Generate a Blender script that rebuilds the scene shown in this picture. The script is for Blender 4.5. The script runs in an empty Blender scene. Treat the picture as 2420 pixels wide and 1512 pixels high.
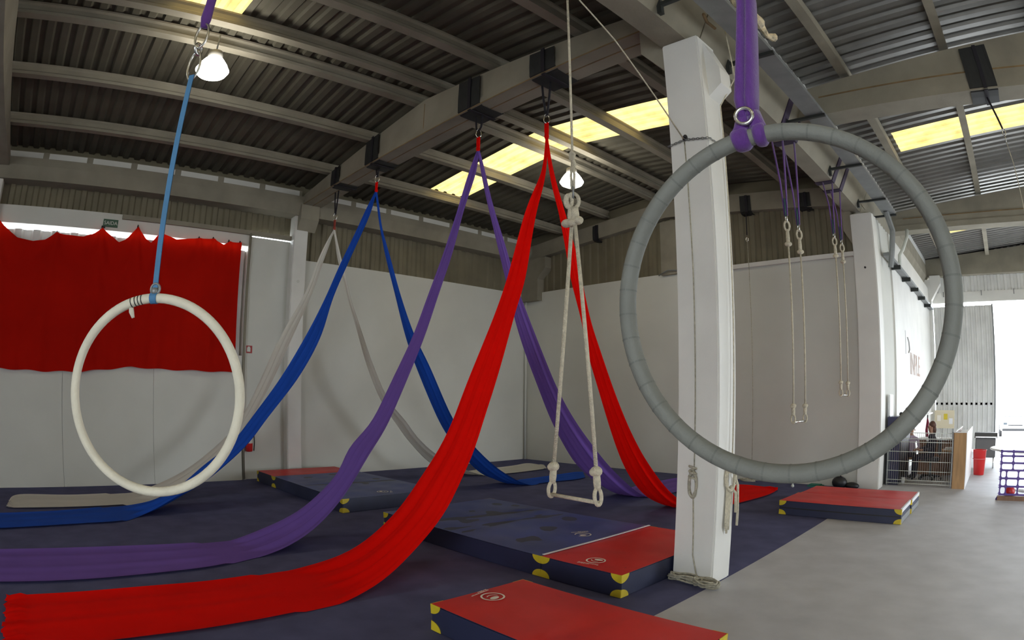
import bpy, bmesh, math, random
from mathutils import Vector, Matrix

random.seed(7)
sc = bpy.context.scene
COL = sc.collection

# ------------------------------------------------------------------ camera (wide-angle lens with barrel distortion)
YAW, PITCH, ROLL = 0.7972994, 0.0168816, 0.0078820
CAM = Vector((12.529, -12.4886, 1.8))
F_ = Vector((-math.sin(YAW)*math.cos(PITCH), math.cos(YAW)*math.cos(PITCH), math.sin(PITCH)))
R_ = Vector((math.cos(YAW), math.sin(YAW), 0.0))
U_ = R_.cross(F_)
R2 = math.cos(ROLL)*R_ + math.sin(ROLL)*U_
U2 = -math.sin(ROLL)*R_ + math.cos(ROLL)*U_
cd = bpy.data.cameras.new('camera')
cam = bpy.data.objects.new('camera', cd); COL.objects.link(cam)
cam.matrix_world = Matrix(((R2.x, U2.x, -F_.x, CAM.x), (R2.y, U2.y, -F_.y, CAM.y), (R2.z, U2.z, -F_.z, CAM.z), (0, 0, 0, 1)))
cd.type = 'PANO'
cd.panorama_type = 'FISHEYE_LENS_POLYNOMIAL'
cd.sensor_fit = 'HORIZONTAL'; cd.sensor_width = 24.2; cd.sensor_height = 15.12
cd.fisheye_fov = math.radians(170)
cd.fisheye_polynomial_k0 = 0.0
cd.fisheye_polynomial_k1 = -0.0700518
cd.fisheye_polynomial_k2 = -0.000143293
cd.fisheye_polynomial_k3 = 2.47652e-05
cd.fisheye_polynomial_k4 = -1.5504e-06
cd.shift_x = -16.722/2420.0
cd.shift_y = 159.325/1512.0
cd.clip_start = 0.05; cd.clip_end = 300
sc.camera = cam

# ------------------------------------------------------------------ world, daylight, exposure
wd = bpy.data.worlds.new('sky'); sc.world = wd; wd.use_nodes = True
bg = wd.node_tree.nodes['Background']
bg.inputs[0].default_value = (0.86, 0.93, 1.0, 1.0)
bg.inputs[1].default_value = 5.0
sc.view_settings.view_transform = 'Standard'
sc.view_settings.look = 'None'
sc.view_settings.exposure = 1.4
sc.view_settings.gamma = 1.0
sc.view_settings.use_curve_mapping = False

def portal(name, loc, rot, sx, sy):
    l = bpy.data.lights.new(name, 'AREA'); l.shape = 'RECTANGLE'; l.size = sx; l.size_y = sy
    try: l.cycles.is_portal = True
    except Exception: return None
    o = bpy.data.objects.new(name, l); COL.objects.link(o); o.location = loc; o.rotation_euler = rot
    return o
YB0 = -21.5
# openings of the hall through which the sky lights it (portals only steer the sampling)
portal('door_portal', (15.0, 10.75, 2.6), (math.radians(-90), 0, 0), 5.2, 5.2)
portal('side_portal', (20.45, -1.0, 2.1), (0, math.radians(90), 0), 4.2, 4.4)

portal('back_portal', (15.5, YB0-0.05, 2.3), (math.radians(90), 0, 0), 5.0, 4.6)
sc.cycles.diffuse_bounces = 6
sc.cycles.max_bounces = 12

# ------------------------------------------------------------------ helpers
WORLD = {}
def link(o, parent=None):
    COL.objects.link(o)
    if parent is not None:
        o.parent = parent
        o.location = -WORLD.get(parent.name, Vector((0, 0, 0)))
    WORLD[o.name] = Vector((0, 0, 0))
    return o

def tag(o, label=None, cat=None, group=None, kind=None):
    if label: o['label'] = label
    if cat: o['category'] = cat
    if group: o['group'] = group
    if kind: o['kind'] = kind
    return o

def thing(name, loc, label, cat, group=None):
    o = bpy.data.objects.new(name, None); o.empty_display_size = 0.1
    COL.objects.link(o); o.location = loc; WORLD[o.name] = Vector(loc)
    return tag(o, label, cat, group)

class MB:
    def __init__(s): s.v = []; s.f = []; s.m = []; s.cur = 0
    def _add(s, vs, fs):
        b = len(s.v); s.v += [tuple(v) for v in vs]
        for f in fs: s.f.append([b+i for i in f]); s.m.append(s.cur)
        return s
    def box(s, x0, x1, y0, y1, z0, z1):
        vs = [(x, y, z) for z in (z0, z1) for y in (y0, y1) for x in (x0, x1)]
        return s._add(vs, [(0,2,3,1), (4,5,7,6), (0,1,5,4), (2,6,7,3), (0,4,6,2), (1,3,7,5)])
    def prism(s, poly, axis, a0, a1):
        def P(p, a):
            if axis == 'x': return (a, p[0], p[1])
            if axis == 'y': return (p[0], a, p[1])
            return (p[0], p[1], a)
        n = len(poly)
        vs = [P(p, a0) for p in poly] + [P(p, a1) for p in poly]
        fs = [[i, (i+1) % n, n+(i+1) % n, n+i] for i in range(n)] + [list(range(n))[::-1], [n+i for i in range(n)]]
        return s._add(vs, fs)
    def tube(s, path, r, n=8, closed=False, caps=True, flat=1.0):
        P = [Vector(p) for p in path]; N = len(P)
        rr = r if isinstance(r, (list, tuple)) else [r]*N
        T = []
        for i in range(N):
            a = P[(i-1) % N] if (closed or i > 0) else P[i]; b = P[(i+1) % N] if (closed or i < N-1) else P[i]
            t = (b-a); T.append(t.normalized() if t.length > 1e-9 else Vector((0, 0, 1)))
        ref = Vector((0, 0, 1)) if abs(T[0].z) < 0.9 else Vector((1, 0, 0))
        u = T[0].cross(ref).normalized(); vs = []
        for i in range(N):
            u = (u - T[i]*u.dot(T[i])).normalized(); w = T[i].cross(u)
            for k in range(n):
                a = 2*math.pi*k/n
                vs.append(P[i] + (u*math.cos(a) + w*math.sin(a)*flat)*rr[i])
        fs = []
        for i in range(N if closed else N-1):
            j = (i+1) % N
            for k in range(n): fs.append([i*n+k, i*n+(k+1) % n, j*n+(k+1) % n, j*n+k])
        if caps and not closed: fs += [list(range(n))[::-1], [(N-1)*n+k for k in range(n)]]
        return s._add(vs, fs)
    def lathe(s, prof, c=(0, 0, 0), n=24, caps=True):
        vs = []; fs = []
        for r, z in prof:
            for k in range(n):
                a = 2*math.pi*k/n; vs.append((c[0]+r*math.cos(a), c[1]+r*math.sin(a), c[2]+z))
        for i in range(len(prof)-1):
            for k in range(n): fs.append([i*n+k, i*n+(k+1) % n, (i+1)*n+(k+1) % n, (i+1)*n+k])
        if caps: fs += [list(range(n))[::-1], [(len(prof)-1)*n+k for k in range(n)]]
        return s._add(vs, fs)
    def ball(s, c, r, nu=12, nv=8):
        if not isinstance(r, (tuple, list)): r = (r, r, r)
        vs = [(c[0], c[1], c[2]-r[2])]; fs = []
        for j in range(1, nv):
            p = -math.pi/2 + math.pi*j/nv
            for i in range(nu):
                a = 2*math.pi*i/nu
                vs.append((c[0]+r[0]*math.cos(p)*math.cos(a), c[1]+r[1]*math.cos(p)*math.sin(a), c[2]+r[2]*math.sin(p)))
        vs.append((c[0], c[1], c[2]+r[2])); L = len(vs)-1
        for i in range(nu): fs.append([0, 1+(i+1) % nu, 1+i]); fs.append([L, 1+(nv-2)*nu+i, 1+(nv-2)*nu+(i+1) % nu])
        for j in range(nv-2):
            for i in range(nu): fs.append([1+j*nu+i, 1+j*nu+(i+1) % nu, 1+(j+1)*nu+(i+1) % nu, 1+(j+1)*nu+i])
        return s._add(vs, fs)
    def grid(s, rows, flip=False):
        n = len(rows[0]); vs = [p for r in rows for p in r]; fs = []
        for i in range(len(rows)-1):
            for k in range(n-1):
                q = [i*n+k, i*n+k+1, (i+1)*n+k+1, (i+1)*n+k]; fs.append(q[::-1] if flip else q)
        return s._add(vs, fs)
    def mesh(s, name, mats, smooth=False, bevel=0.0, seg=2):
        me = bpy.data.meshes.new(name); me.from_pydata(s.v, [], s.f)
        mats = mats if isinstance(mats, (list, tuple)) else [mats]
        for m in mats: me.materials.append(m)
        if len(mats) > 1:
            for p, i in zip(me.polygons, s.m): p.material_index = i
        bm = bmesh.new(); bm.from_mesh(me)
        bmesh.ops.recalc_face_normals(bm, faces=bm.faces)
        if bevel: bmesh.ops.bevel(bm, geom=[e for e in bm.edges if len(e.link_faces) == 2 and e.calc_face_angle() > 0.5], offset=bevel, segments=seg, affect='EDGES', clamp_overlap=True)
        bm.to_mesh(me); bm.free()
        if smooth:
            for p in me.polygons: p.use_smooth = True
        me.update()
        return me
    def build(s, name, mats, parent=None, smooth=False, bevel=0.0, seg=2):
        o = bpy.data.objects.new(name, s.mesh(name, mats, smooth, bevel, seg))
        return link(o, parent)

def inst(name, me, loc, parent=None):
    o = bpy.data.objects.new(name, me); COL.objects.link(o)
    if parent is not None:
        o.parent = parent; o.location = Vector(loc) - WORLD.get(parent.name, Vector((0, 0, 0)))
    else: o.location = loc
    WORLD[o.name] = Vector(loc)
    return o

def struct(o): o['kind'] = 'structure'; return o

# ------------------------------------------------------------------ materials
def mat(name, col, rough=0.6, metal=0.0, var=0.0, scale=4.0, bump=0.0, bscale=40.0, stretch=(1, 1, 1), spec=0.5, sheen=0.0, trans=0.0, coat=0.0):
    m = bpy.data.materials.new(name); m.use_nodes = True; nt = m.node_tree; N = nt.nodes; L = nt.links
    b = N['Principled BSDF']
    b.inputs['Base Color'].default_value = (*col, 1); b.inputs['Roughness'].default_value = rough; b.inputs['Metallic'].default_value = metal
    b.inputs['Specular IOR Level'].default_value = spec
    if sheen: b.inputs['Sheen Weight'].default_value = sheen
    if coat: b.inputs['Coat Weight'].default_value = coat
    tc = N.new('ShaderNodeTexCoord'); mp = N.new('ShaderNodeMapping'); mp.inputs['Scale'].default_value = stretch
    L.new(tc.outputs['Object'], mp.inputs['Vector'])
    if var:
        n = N.new('ShaderNodeTexNoise'); n.inputs['Scale'].default_value = scale; n.inputs['Detail'].default_value = 6.0
        L.new(mp.outputs[0], n.inputs['Vector'])
        mr = N.new('ShaderNodeMapRange'); mr.inputs['From Min'].default_value = 0.3; mr.inputs['From Max'].default_value = 0.7
        mr.inputs['To Min'].default_value = 1-var; mr.inputs['To Max'].default_value = 1+var
        L.new(n.outputs['Fac'], mr.inputs['Value'])
        vm = N.new('ShaderNodeVectorMath'); vm.operation = 'SCALE'; vm.inputs[0].default_value = col
        L.new(mr.outputs[0], vm.inputs['Scale']); L.new(vm.outputs[0], b.inputs['Base Color'])
    if bump:
        n2 = N.new('ShaderNodeTexNoise'); n2.inputs['Scale'].default_value = bscale; n2.inputs['Detail'].default_value = 4.0
        L.new(mp.outputs[0], n2.inputs['Vector'])
        bp = N.new('ShaderNodeBump'); bp.inputs['Strength'].default_value = bump; bp.inputs['Distance'].default_value = 0.02
        L.new(n2.outputs['Fac'], bp.inputs['Height']); L.new(bp.outputs[0], b.inputs['Normal'])
    if trans:
        tr = N.new('ShaderNodeBsdfTranslucent'); tr.inputs[0].default_value = (*[min(1, c*1.2) for c in col], 1)
        mx = N.new('ShaderNodeMixShader'); mx.inputs[0].default_value = trans
        L.new(b.outputs[0], mx.inputs[1]); L.new(tr.outputs[0], mx.inputs[2]); L.new(mx.outputs[0], N['Material Output'].inputs['Surface'])
    return m

def emis(name, col, strength):
    m = bpy.data.materials.new(name); m.use_nodes = True; b = m.node_tree.nodes['Principled BSDF']
    b.inputs['Base Color'].default_value = (*col, 1); b.inputs['Emission Color'].default_value = (*col, 1); b.inputs['Emission Strength'].default_value = strength
    return m

M = {}
M['white'] = mat('white_wall_paint', (0.60, 0.60, 0.55), 0.75, var=0.05, scale=0.7, bump=0.04)
M['white_col'] = mat('white_column_paint', (0.70, 0.69, 0.65), 0.6, var=0.06, scale=1.3, bump=0.05)
M['concrete'] = mat('raw_concrete', (0.26, 0.235, 0.18), 0.85, var=0.16, scale=1.6, bump=0.15, bscale=25)
M['brown_conc'] = mat('brown_concrete', (0.20, 0.13, 0.06), 0.9, var=0.3, scale=3)  # mottled brown tone for lines, joints, grooves and the cable loop
M['roof'] = mat('shaded_roof_sheet', (0.105, 0.096, 0.070), 0.7, var=0.14, scale=2.2, spec=0.25)  # darker copy of the galvanised sheet, left nave's shade put into its colour
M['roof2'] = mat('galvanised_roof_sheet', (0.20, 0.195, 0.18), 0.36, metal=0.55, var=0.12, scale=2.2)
M['clad'] = mat('olive_cladding_sheet', (0.17, 0.15, 0.10), 0.6, var=0.16, scale=1.5, spec=0.3)
M['clad2'] = mat('grey_cladding_sheet', (0.66, 0.66, 0.64), 0.55, metal=0.1, var=0.1, scale=1.5)
M['carpet_dark'] = mat('dark_navy_carpet', (0.092, 0.096, 0.185), 0.95, var=0.14, scale=3.0, bump=0.2, bscale=260, spec=0.06)
M['carpet_grey'] = mat('grey_carpet', (0.45, 0.45, 0.475), 0.58, var=0.10, scale=2.5, bump=0.10, bscale=240, spec=0.45)
M['steel_dark'] = mat('dark_painted_steel', (0.03, 0.033, 0.03), 0.5, metal=0.3)
M['steel_grey'] = mat('grey_galvanised_steel', (0.24, 0.25, 0.25), 0.5, metal=0.5, var=0.1)
M['chrome'] = mat('bright_zinc', (0.75, 0.75, 0.72), 0.25, metal=1.0)
M['pad'] = mat('black_rubber_mat', (0.016, 0.017, 0.016), 0.7, var=0.2, scale=6)
M['strap_black'] = mat('black_webbing', (0.012, 0.010, 0.015), 0.8)
M['purple_web'] = mat('purple_webbing', (0.095, 0.020, 0.20), 0.75, var=0.15, scale=9, stretch=(6, 6, 1), bump=0.3, bscale=60, sheen=0.3)
M['blue_web'] = mat('blue_webbing', (0.06, 0.19, 0.36), 0.7, var=0.1, scale=8)
M['red_silk'] = mat('red_silk', (0.90, 0.005, 0.002), 0.75, var=0.05, scale=2, trans=0.2, spec=0.06)
M['purple_silk'] = mat('purple_silk', (0.19, 0.105, 0.44), 0.75, var=0.06, scale=2, trans=0.2, spec=0.08)
M['blue_silk'] = mat('blue_silk', (0.016, 0.085, 0.50), 0.75, var=0.06, scale=2, trans=0.2, spec=0.08)
M['white_silk'] = mat('white_silk', (0.72, 0.70, 0.64), 0.6, var=0.04, scale=2, trans=0.2, sheen=0.05, spec=0.2)
M['curtain'] = mat('red_curtain_cloth', (0.46, 0.006, 0.001), 0.8, var=0.10, scale=1.2, trans=0.2, spec=0.08)
M['rope'] = mat('cotton_rope', (0.66, 0.60, 0.46), 0.9, var=0.15, scale=30, bump=0.8, bscale=120)
M['rope_dirty'] = mat('dirty_cotton_rope', (0.50, 0.47, 0.37), 0.9, var=0.25, scale=30, bump=0.8, bscale=120)
M['tape_white'] = mat('ivory_tape', (0.68, 0.64, 0.52), 0.75, var=0.08, scale=6, bump=0.3, bscale=30)
M['tape_grey'] = mat('grey_tape', (0.17, 0.175, 0.155), 0.7, var=0.12, scale=5, bump=0.3, bscale=30)
M['mat_red'] = mat('red_vinyl', (0.58, 0.020, 0.017), 0.42, var=0.12, scale=1.8, bump=0.08, bscale=5, spec=0.22)
M['mat_blue'] = mat('blue_vinyl', (0.045, 0.065, 0.23), 0.42, var=0.14, scale=1.8, bump=0.12, bscale=4, spec=0.28)
M['mat_side'] = mat('navy_vinyl', (0.020, 0.024, 0.06), 0.5, var=0.15, scale=3)
M['yellow'] = mat('yellow_vinyl', (0.60, 0.46, 0.02), 0.5, var=0.12, scale=8)
M['print'] = mat('white_print', (0.75, 0.70, 0.62), 0.7)
M['zip'] = mat('white_flap_tape', (0.72, 0.72, 0.74), 0.5)
M['wood'] = mat('pine_board', (0.46, 0.27, 0.12), 0.6, var=0.14, scale=3, stretch=(8, 8, 1))
M['wood_dark'] = mat('brown_board', (0.24, 0.13, 0.075), 0.6, var=0.14, scale=3, stretch=(8, 8, 1))
M['white_lam'] = mat('white_laminate', (0.80, 0.80, 0.80), 0.4)
M['plastic_purple'] = mat('purple_plastic', (0.10, 0.045, 0.30), 0.45)
M['plastic_red'] = mat('red_plastic', (0.55, 0.02, 0.02), 0.4)
M['black'] = mat('black_plastic', (0.012, 0.012, 0.014), 0.5)
M['navy_box'] = mat('navy_plastic', (0.02, 0.02, 0.06), 0.4)
M['green'] = mat('sign_green', (0.03, 0.09, 0.05), 0.5)
M['sign_red'] = mat('sign_red', (0.35, 0.02, 0.02), 0.5)
M['sign_white'] = mat('sign_white', (0.62, 0.64, 0.58), 0.5)
M['letter'] = mat('faded_letter_print', (0.50, 0.36, 0.30), 0.7)
M['pavement'] = mat('outdoor_concrete', (0.55, 0.54, 0.52), 0.9, var=0.1, scale=1)
M['car'] = mat('white_car_paint', (0.80, 0.80, 0.80), 0.25, coat=0.5)
M['glass_dark'] = mat('dark_glass', (0.05, 0.06, 0.07), 0.1)
M['skin'] = mat('skin', (0.48, 0.26, 0.17), 0.6)
M['hair'] = mat('brown_hair', (0.09, 0.035, 0.02), 0.6)
M['cloth_dark'] = mat('dark_cloth', (0.03, 0.03, 0.045), 0.9)
M['cloth_lav'] = mat('lavender_cloth', (0.50, 0.40, 0.52), 0.9)
M['cloth_white'] = mat('white_cloth', (0.75, 0.74, 0.76), 0.9)
M['foil'] = mat('crumpled_cable_wrap', (0.62, 0.52, 0.34), 0.6, var=0.5, scale=14, bump=0.6)
M['lamp_housing'] = mat('lamp_housing', (0.25, 0.24, 0.22), 0.5, metal=0.3)
M['lamp_glow'] = emis('lamp_bowl', (1.0, 0.97, 0.88), 14.0)
def skylight_mat():
    m = bpy.data.materials.new('yellowed_translucent_sheet'); m.use_nodes = True; nt = m.node_tree; N = nt.nodes; L = nt.links; N.remove(N['Principled BSDF'])
    tc = N.new('ShaderNodeTexCoord'); n = N.new('ShaderNodeTexNoise'); n.inputs['Scale'].default_value = 2.0; n.inputs['Detail'].default_value = 5
    L.new(tc.outputs['Object'], n.inputs['Vector'])
    cr = N.new('ShaderNodeValToRGB'); cr.color_ramp.elements[0].position = 0.25; cr.color_ramp.elements[0].color = (0.15, 0.095, 0.025, 1)
    cr.color_ramp.elements[1].position = 0.55; cr.color_ramp.elements[1].color = (0.25, 0.18, 0.065, 1)
    L.new(n.outputs['Fac'], cr.inputs[0])
    t = N.new('ShaderNodeBsdfTranslucent'); d = N.new('ShaderNodeBsdfDiffuse'); mx = N.new('ShaderNodeMixShader'); mx.inputs[0].default_value = 0.75
    L.new(cr.outputs[0], t.inputs[0]); L.new(cr.outputs[0], d.inputs[0]); L.new(d.outputs[0], mx.inputs[1]); L.new(t.outputs[0], mx.inputs[2])
    L.new(mx.outputs[0], N['Material Output'].inputs['Surface'])
    return m
M['skylight'] = skylight_mat()

# ------------------------------------------------------------------ floor, ground
YB, YF, XR = -21.5, 10.6, 20.3         # back wall, far wall of the right nave, right wall
fl = struct(MB().box(-0.3, XR+0.2, YB-0.2, YF+0.15, -0.25, -0.012).build('floor', M['carpet_grey']))
struct(MB().box(9.973, XR+0.2, YB-0.2, YF+0.15, -0.012, 0.0).build('grey_carpet', M['carpet_grey'], fl))
struct(MB().box(-0.1, 9.973, YB-0.2, 0.05, -0.012, 0.0).build('navy_carpet', M['carpet_dark'], fl))
struct(MB().box(-0.1, 9.973, 0.05, YF, -0.012, -0.001).build('concrete_strip', M['concrete'], fl))
og = struct(MB().box(-30, 60, YF+0.15, 60, -0.30, -0.02).build('ground_outside', M['pavement']))
struct(MB().box(XR+0.2, 60, YB-0.2, YF+0.15, -0.30, -0.02).build('ground_side', M['pavement'], og))
struct(MB().box(-30, -0.3, YB-0.2, YF+0.15, -0.30, -0.02).build('ground_left', M['pavement'], og))

# ------------------------------------------------------------------ roofs
SH = 1.0286
def sheet_mesh(name, length, m, pitches=4, depth=0.045):
    # trapezoid corrugation: ribs run along +X (the slope), width along +Y
    p = SH/pitches; prof = []
    for k in range(pitches):
        y = k*p; prof += [(y, 0.0), (y+0.42*p, 0.0), (y+0.54*p, depth), (y+0.88*p, depth)]
    prof.append((SH, 0.0))
    mb = MB(); rows = [[(x, y, z) for (y, z) in prof] for x in (0.0, length)]
    mb.grid(rows); return mb.mesh(name, m)
def roof_slope(parent, x0, z0, x1, z1, y_start, n, m, sky=()):
    """n sheets side by side from y_start towards -Y; sky = {index: (xa, xb)} replaces a stretch by a translucent sheet"""
    L = math.hypot(x1-x0, z1-z0); ang = math.atan2(z1-z0, x1-x0); sg = 1 if x1 > x0 else -1
    def place(nm, me, xa, y):
        o = inst(nm, me, (xa, y, z0+(xa-x0)*(z1-z0)/(x1-x0)), parent)
        o.rotation_euler = (0, -math.atan2(z1-z0, abs(x1-x0)), 0) if sg > 0 else (0, 0, 0)
        struct(o); return o
    full = sheet_mesh('roof_sheet', L, m)
    for i in range(n):
        y = y_start - (i+1)*SH
        if i in sky:
            xa, xb = sky[i]
            c = L/abs(x1-x0)
            if xa > x0+0.05: place('roof_sheet', sheet_mesh('roof_sheet', (xa-x0)*c, m), x0, y)
            place('skylight_sheet', sheet_mesh('skylight_sheet', (xb-xa)*c, M['skylight']), xa, y)
            if xb < x1-0.05: place('roof_sheet', sheet_mesh('roof_sheet', (x1-xb)*c, m), xb, y)
        else: place('roof_sheet', full, x0, y)

ce = bpy.data.objects.new('ceiling', None); COL.objects.link(ce); WORLD['ceiling'] = Vector((0, 0, 0)); struct(ce)
RX = 4.966
def zr1(x): return 6.56 + 0.0907*(x if x < RX else 2*RX-x)
# left nave: sheet edges fall on y = -4.6 + k*SH ; start beyond the gable wall
ys1 = -4.6 + 5*SH          # 0.543
i_b2 = 4                   # sheet covering -4.6 .. -3.57
i_b1 = 11                  # sheet covering -11.8 .. -10.77
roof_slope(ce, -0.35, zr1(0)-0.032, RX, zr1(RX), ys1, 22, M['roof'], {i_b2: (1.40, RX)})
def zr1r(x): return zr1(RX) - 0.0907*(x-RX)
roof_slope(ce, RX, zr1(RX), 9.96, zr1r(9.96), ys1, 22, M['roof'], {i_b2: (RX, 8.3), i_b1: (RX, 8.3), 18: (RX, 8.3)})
RX2 = 15.2
def zr2(x): return 6.78 + 0.098*(x-10.2) if x < RX2 else 6.78 + 0.098*(5.0) - 0.098*(x-RX2)
ys2 = -1.1 + 12*SH         # 11.24
roof_slope(ce, 9.96, zr2(9.96), RX2, zr2(RX2), ys2, 32, M['roof2'], {11: (10.95, RX2), 18: (10.95, RX2), 4: (10.95, RX2), 25: (10.95, RX2)})
roof_slope(ce, RX2, zr2(RX2), 20.6, zr2(20.6), ys2, 32, M['roof2'], {11: (RX2, 19.5), 18: (RX2, 19.5), 25: (RX2, 19.5), 4: (RX2, 19.5)})

# purlins: precast, I-shaped, one per bay
def purlin_prof(w=0.15, h=0.21):
    return [(-w/2, 0), (w/2, 0), (w/2, 0.05), (0.04, 0.085), (0.04, h-0.06), (w/2-0.01, h-0.03), (w/2-0.01, h), (-w/2+0.01, h), (-w/2+0.01, h-0.03), (-0.04, h-0.06), (-0.04, 0.085), (-w/2, 0.05)]
def purlin(x, z, y0, y1, nm='purlin'):
    me = MB().prism(purlin_prof(), 'y', 0, y1-y0).mesh('purlin', M['concrete'])
    o = inst('purlin', me, (x, y0, z), ce); struct(o); return o
FR1 = [-21.4, -14.26, -7.13, 0.05]
for a, b in zip(FR1[:-1], FR1[1:]):
    for x in (1.39, 3.04, 4.62, 5.24, 6.55, 8.2):
        purlin(x, zr1(x)-0.225, a, b)
FR2 = [-21.4, -18.2, -11.1, -4.0, 3.1, 10.4]
for a, b in zip(FR2[:-1], FR2[1:]):
    for x in (10.8, 12.5, 14.2, 15.0, 15.5, 16.6, 18.3, 19.8):
        purlin(x, zr2(x)-0.225, a, b)

# rafters of the left nave: flat underside, sloping top
def rafter1(y0, y1, zb, nm='roof_beam'):
    t0, t1 = 6.25, 6.25+0.0907*RX
    mb = MB().prism([(0.02, zb+0.07), (9.9, zb+0.07), (9.9, t0), (RX, t1), (0.02, t0)], 'y', y0+0.03, y1-0.03)
    mb.prism([(0.02, zb), (9.9, zb), (9.9, zb+0.10), (0.02, zb+0.10)], 'y', y0, y1)
    return struct(mb.build(nm, M['concrete']))
for yc in (-7.131, -14.26):
    rb = rafter1(yc-0.226, yc+0.226, 6.03)
    struct(MB().box(0.3, 9.5, yc-0.2275, yc-0.2255, 6.025, 6.045).build('brown_line', M['brown_conc'], rb))  # thin brown strip along the beam's lower near edge
    struct(MB().box(4.955, 4.972, yc-0.1985, yc-0.195, 6.14, 6.62).build('ridge_joint', M['brown_conc'], rb))
    struct(MB().box(0.3, 9.5, yc-0.012, yc+0.008, 6.026, 6.032).build('casting_groove', M['brown_conc'], rb))
# gable rafter on the end wall: constant depth
gy0, gy1 = -0.12, 0.28
mb = MB()
mb.prism([(0.0, 5.80), (RX, 5.80+0.0907*RX), (RX, 6.22+0.0907*RX), (0.0, 6.22)], 'y', gy0, gy1)
mb.prism([(RX, 5.80+0.0907*RX), (9.9, 5.80), (9.9, 6.22), (RX, 6.22+0.0907*RX)], 'y', gy0, gy1)
struct(mb.build('gable_beam', M['concrete']))
# rafters of the right nave
def rafter2(yc, zb=5.95):
    y0, y1 = yc-0.225, yc+0.225
    t = lambda x: 6.46 + 0.098*(min(x, 2*RX2-x)-10.2)
    mb = MB().prism([(10.0, zb+0.32), (20.2, zb+0.32), (20.2, t(20.2)), (RX2, t(RX2)), (10.0, t(10.0))], 'y', y0+0.05, y1-0.05)
    mb.prism([(9.9, zb), (20.3, zb), (20.3, zb+0.14), (9.9, zb+0.14)], 'y', y0, y1)
    mb.prism([(10.0, zb+0.14), (20.2, zb+0.14), (20.2, zb+0.33), (10.0, zb+0.33)], 'y', y0+0.03, y1-0.03)
    o = struct(mb.build('roof_beam', M['concrete']))
    struct(MB().box(10.35, 20.0, y0+0.026, y0+0.034, zb+0.30, zb+0.325).build('brown_line', M['brown_conc'], o))  # thin brown strip set along the near face
    return o
for yc in (-18.2, -11.1, -4.0, 3.1): rafter2(yc)
# beam in the far wall
struct(MB().prism([(9.9, 6.14), (20.3, 6.14), (20.3, 6.74), (RX2, 7.15), (9.9, 6.74)], 'y', 10.15, 10.6).build('far_beam', M['concrete']))

# gutter beam between the naves
gp = [(9.50, 5.68), (9.82, 5.68), (10.04, 6.12), (10.04, 6.55), (9.96, 6.55), (9.78, 6.2), (9.55, 6.2), (9.45, 6.55), (9.38, 6.55), (9.38, 6.12)]
for a, b in ((-21.4, -14.27), (-14.25, -7.14), (-7.12, 0.0), (0.02, 10.4)):
    struct(MB().prism(gp, 'y', a, b).build('gutter_beam', M['concrete']))

# ------------------------------------------------------------------ columns
def column(name, x0, x1, y0, y1, z1, m=M['white_col'], head=True):
    mb = MB().box(x0, x1, y0, y1, 0, z1)
    return struct(mb.build(name, m, bevel=0.015))
c1 = column('column', 9.517, 9.970, -7.386, -7.00, 5.68)
struct(MB().prism([(9.96, 4.93), (10.13, 5.06), (10.13, 5.26), (9.96, 5.66)], 'y', -7.26, -7.02).build('corbel', M['white_col'], c1))
struct(MB().prism([(9.53, 5.35), (9.20, 5.72), (9.20, 6.03), (9.53, 6.03)], 'y', -7.33, -6.95).build('corbel', M['concrete'], c1))
c2 = column('column', 9.62, 10.10, -0.16, 0.30, 5.60)
struct(MB().prism([(9.63, 4.95), (9.44, 5.28), (9.44, 5.80), (9.63, 5.80)], 'y', -0.14, 0.24).build('corbel', M['concrete'], c2))
c3 = column('column', 9.75, 10.16, 9.95, 10.45, 6.0)
struct(MB().prism([(10.15, 5.25), (10.55, 5.85), (10.55, 6.14), (10.15, 6.14)], 'y', 10.0, 10.4).build('corbel', M['white_col'], c3))
column('column', 9.517, 9.970, -14.45, -14.07, 5.68)
pl = column('pilaster', -0.05, 0.234, -7.458, -7.118, 5.88)
struct(MB().prism([(0.225, 5.45), (0.40, 5.7), (0.40, 6.03), (0.225, 6.03)], 'y', -7.40, -6.95).build('corbel', M['concrete'], pl))
column('pilaster', -0.05, 0.234, -14.45, -14.11, 5.88)
cc = struct(MB().prism([(0.0, 4.6), (0.66, 4.6), (0.66, 5.22), (0.96, 5.52), (0.96, 5.84), (0.0, 5.84)], 'y', -0.20, 0.1).build('corner_column', M['concrete']))
post = struct(MB().box(4.77, 5.30, -0.08, 0.12, 4.80, 6.16).build('gable_post', M['concrete']))
for xs in (10.0, 20.1):
    pass
for yy in (-18.2, -11.1, -4.0, 3.1):
    column('column', 19.85, 20.28, yy-0.2, yy+0.2, 5.95)

# ------------------------------------------------------------------ walls
def corrug_wall(name, axis, pos, a0, a1, z0, z1, m, parent=None, pitch=0.27, depth=0.04, flip=1):
    prof = []; n = max(1, int(round((a1-a0)/pitch))); p = (a1-a0)/n
    for k in range(n):
        a = a0+k*p; prof += [(a, 0.0), (a+0.40*p, 0.0), (a+0.52*p, depth), (a+0.88*p, depth)]
    prof.append((a1, 0.0))
    rows = []
    for z in (z0, z1):
        rows.append([((pos+flip*d, a, z) if axis == 'x' else (a, pos+flip*d, z)) for a, d in prof])
    mb = MB().grid(rows); o = mb.build(name, m, parent); struct(o); return o

wl = struct(MB().box(-0.25, 0.0, -8.45, 0.15, -0.01, 4.845).build('wall_left', M['white']))
struct(MB().box(-0.25, 0.0, -8.45, -7.3, 4.845, 5.22).build('wall_panel', M['white'], wl))
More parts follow.
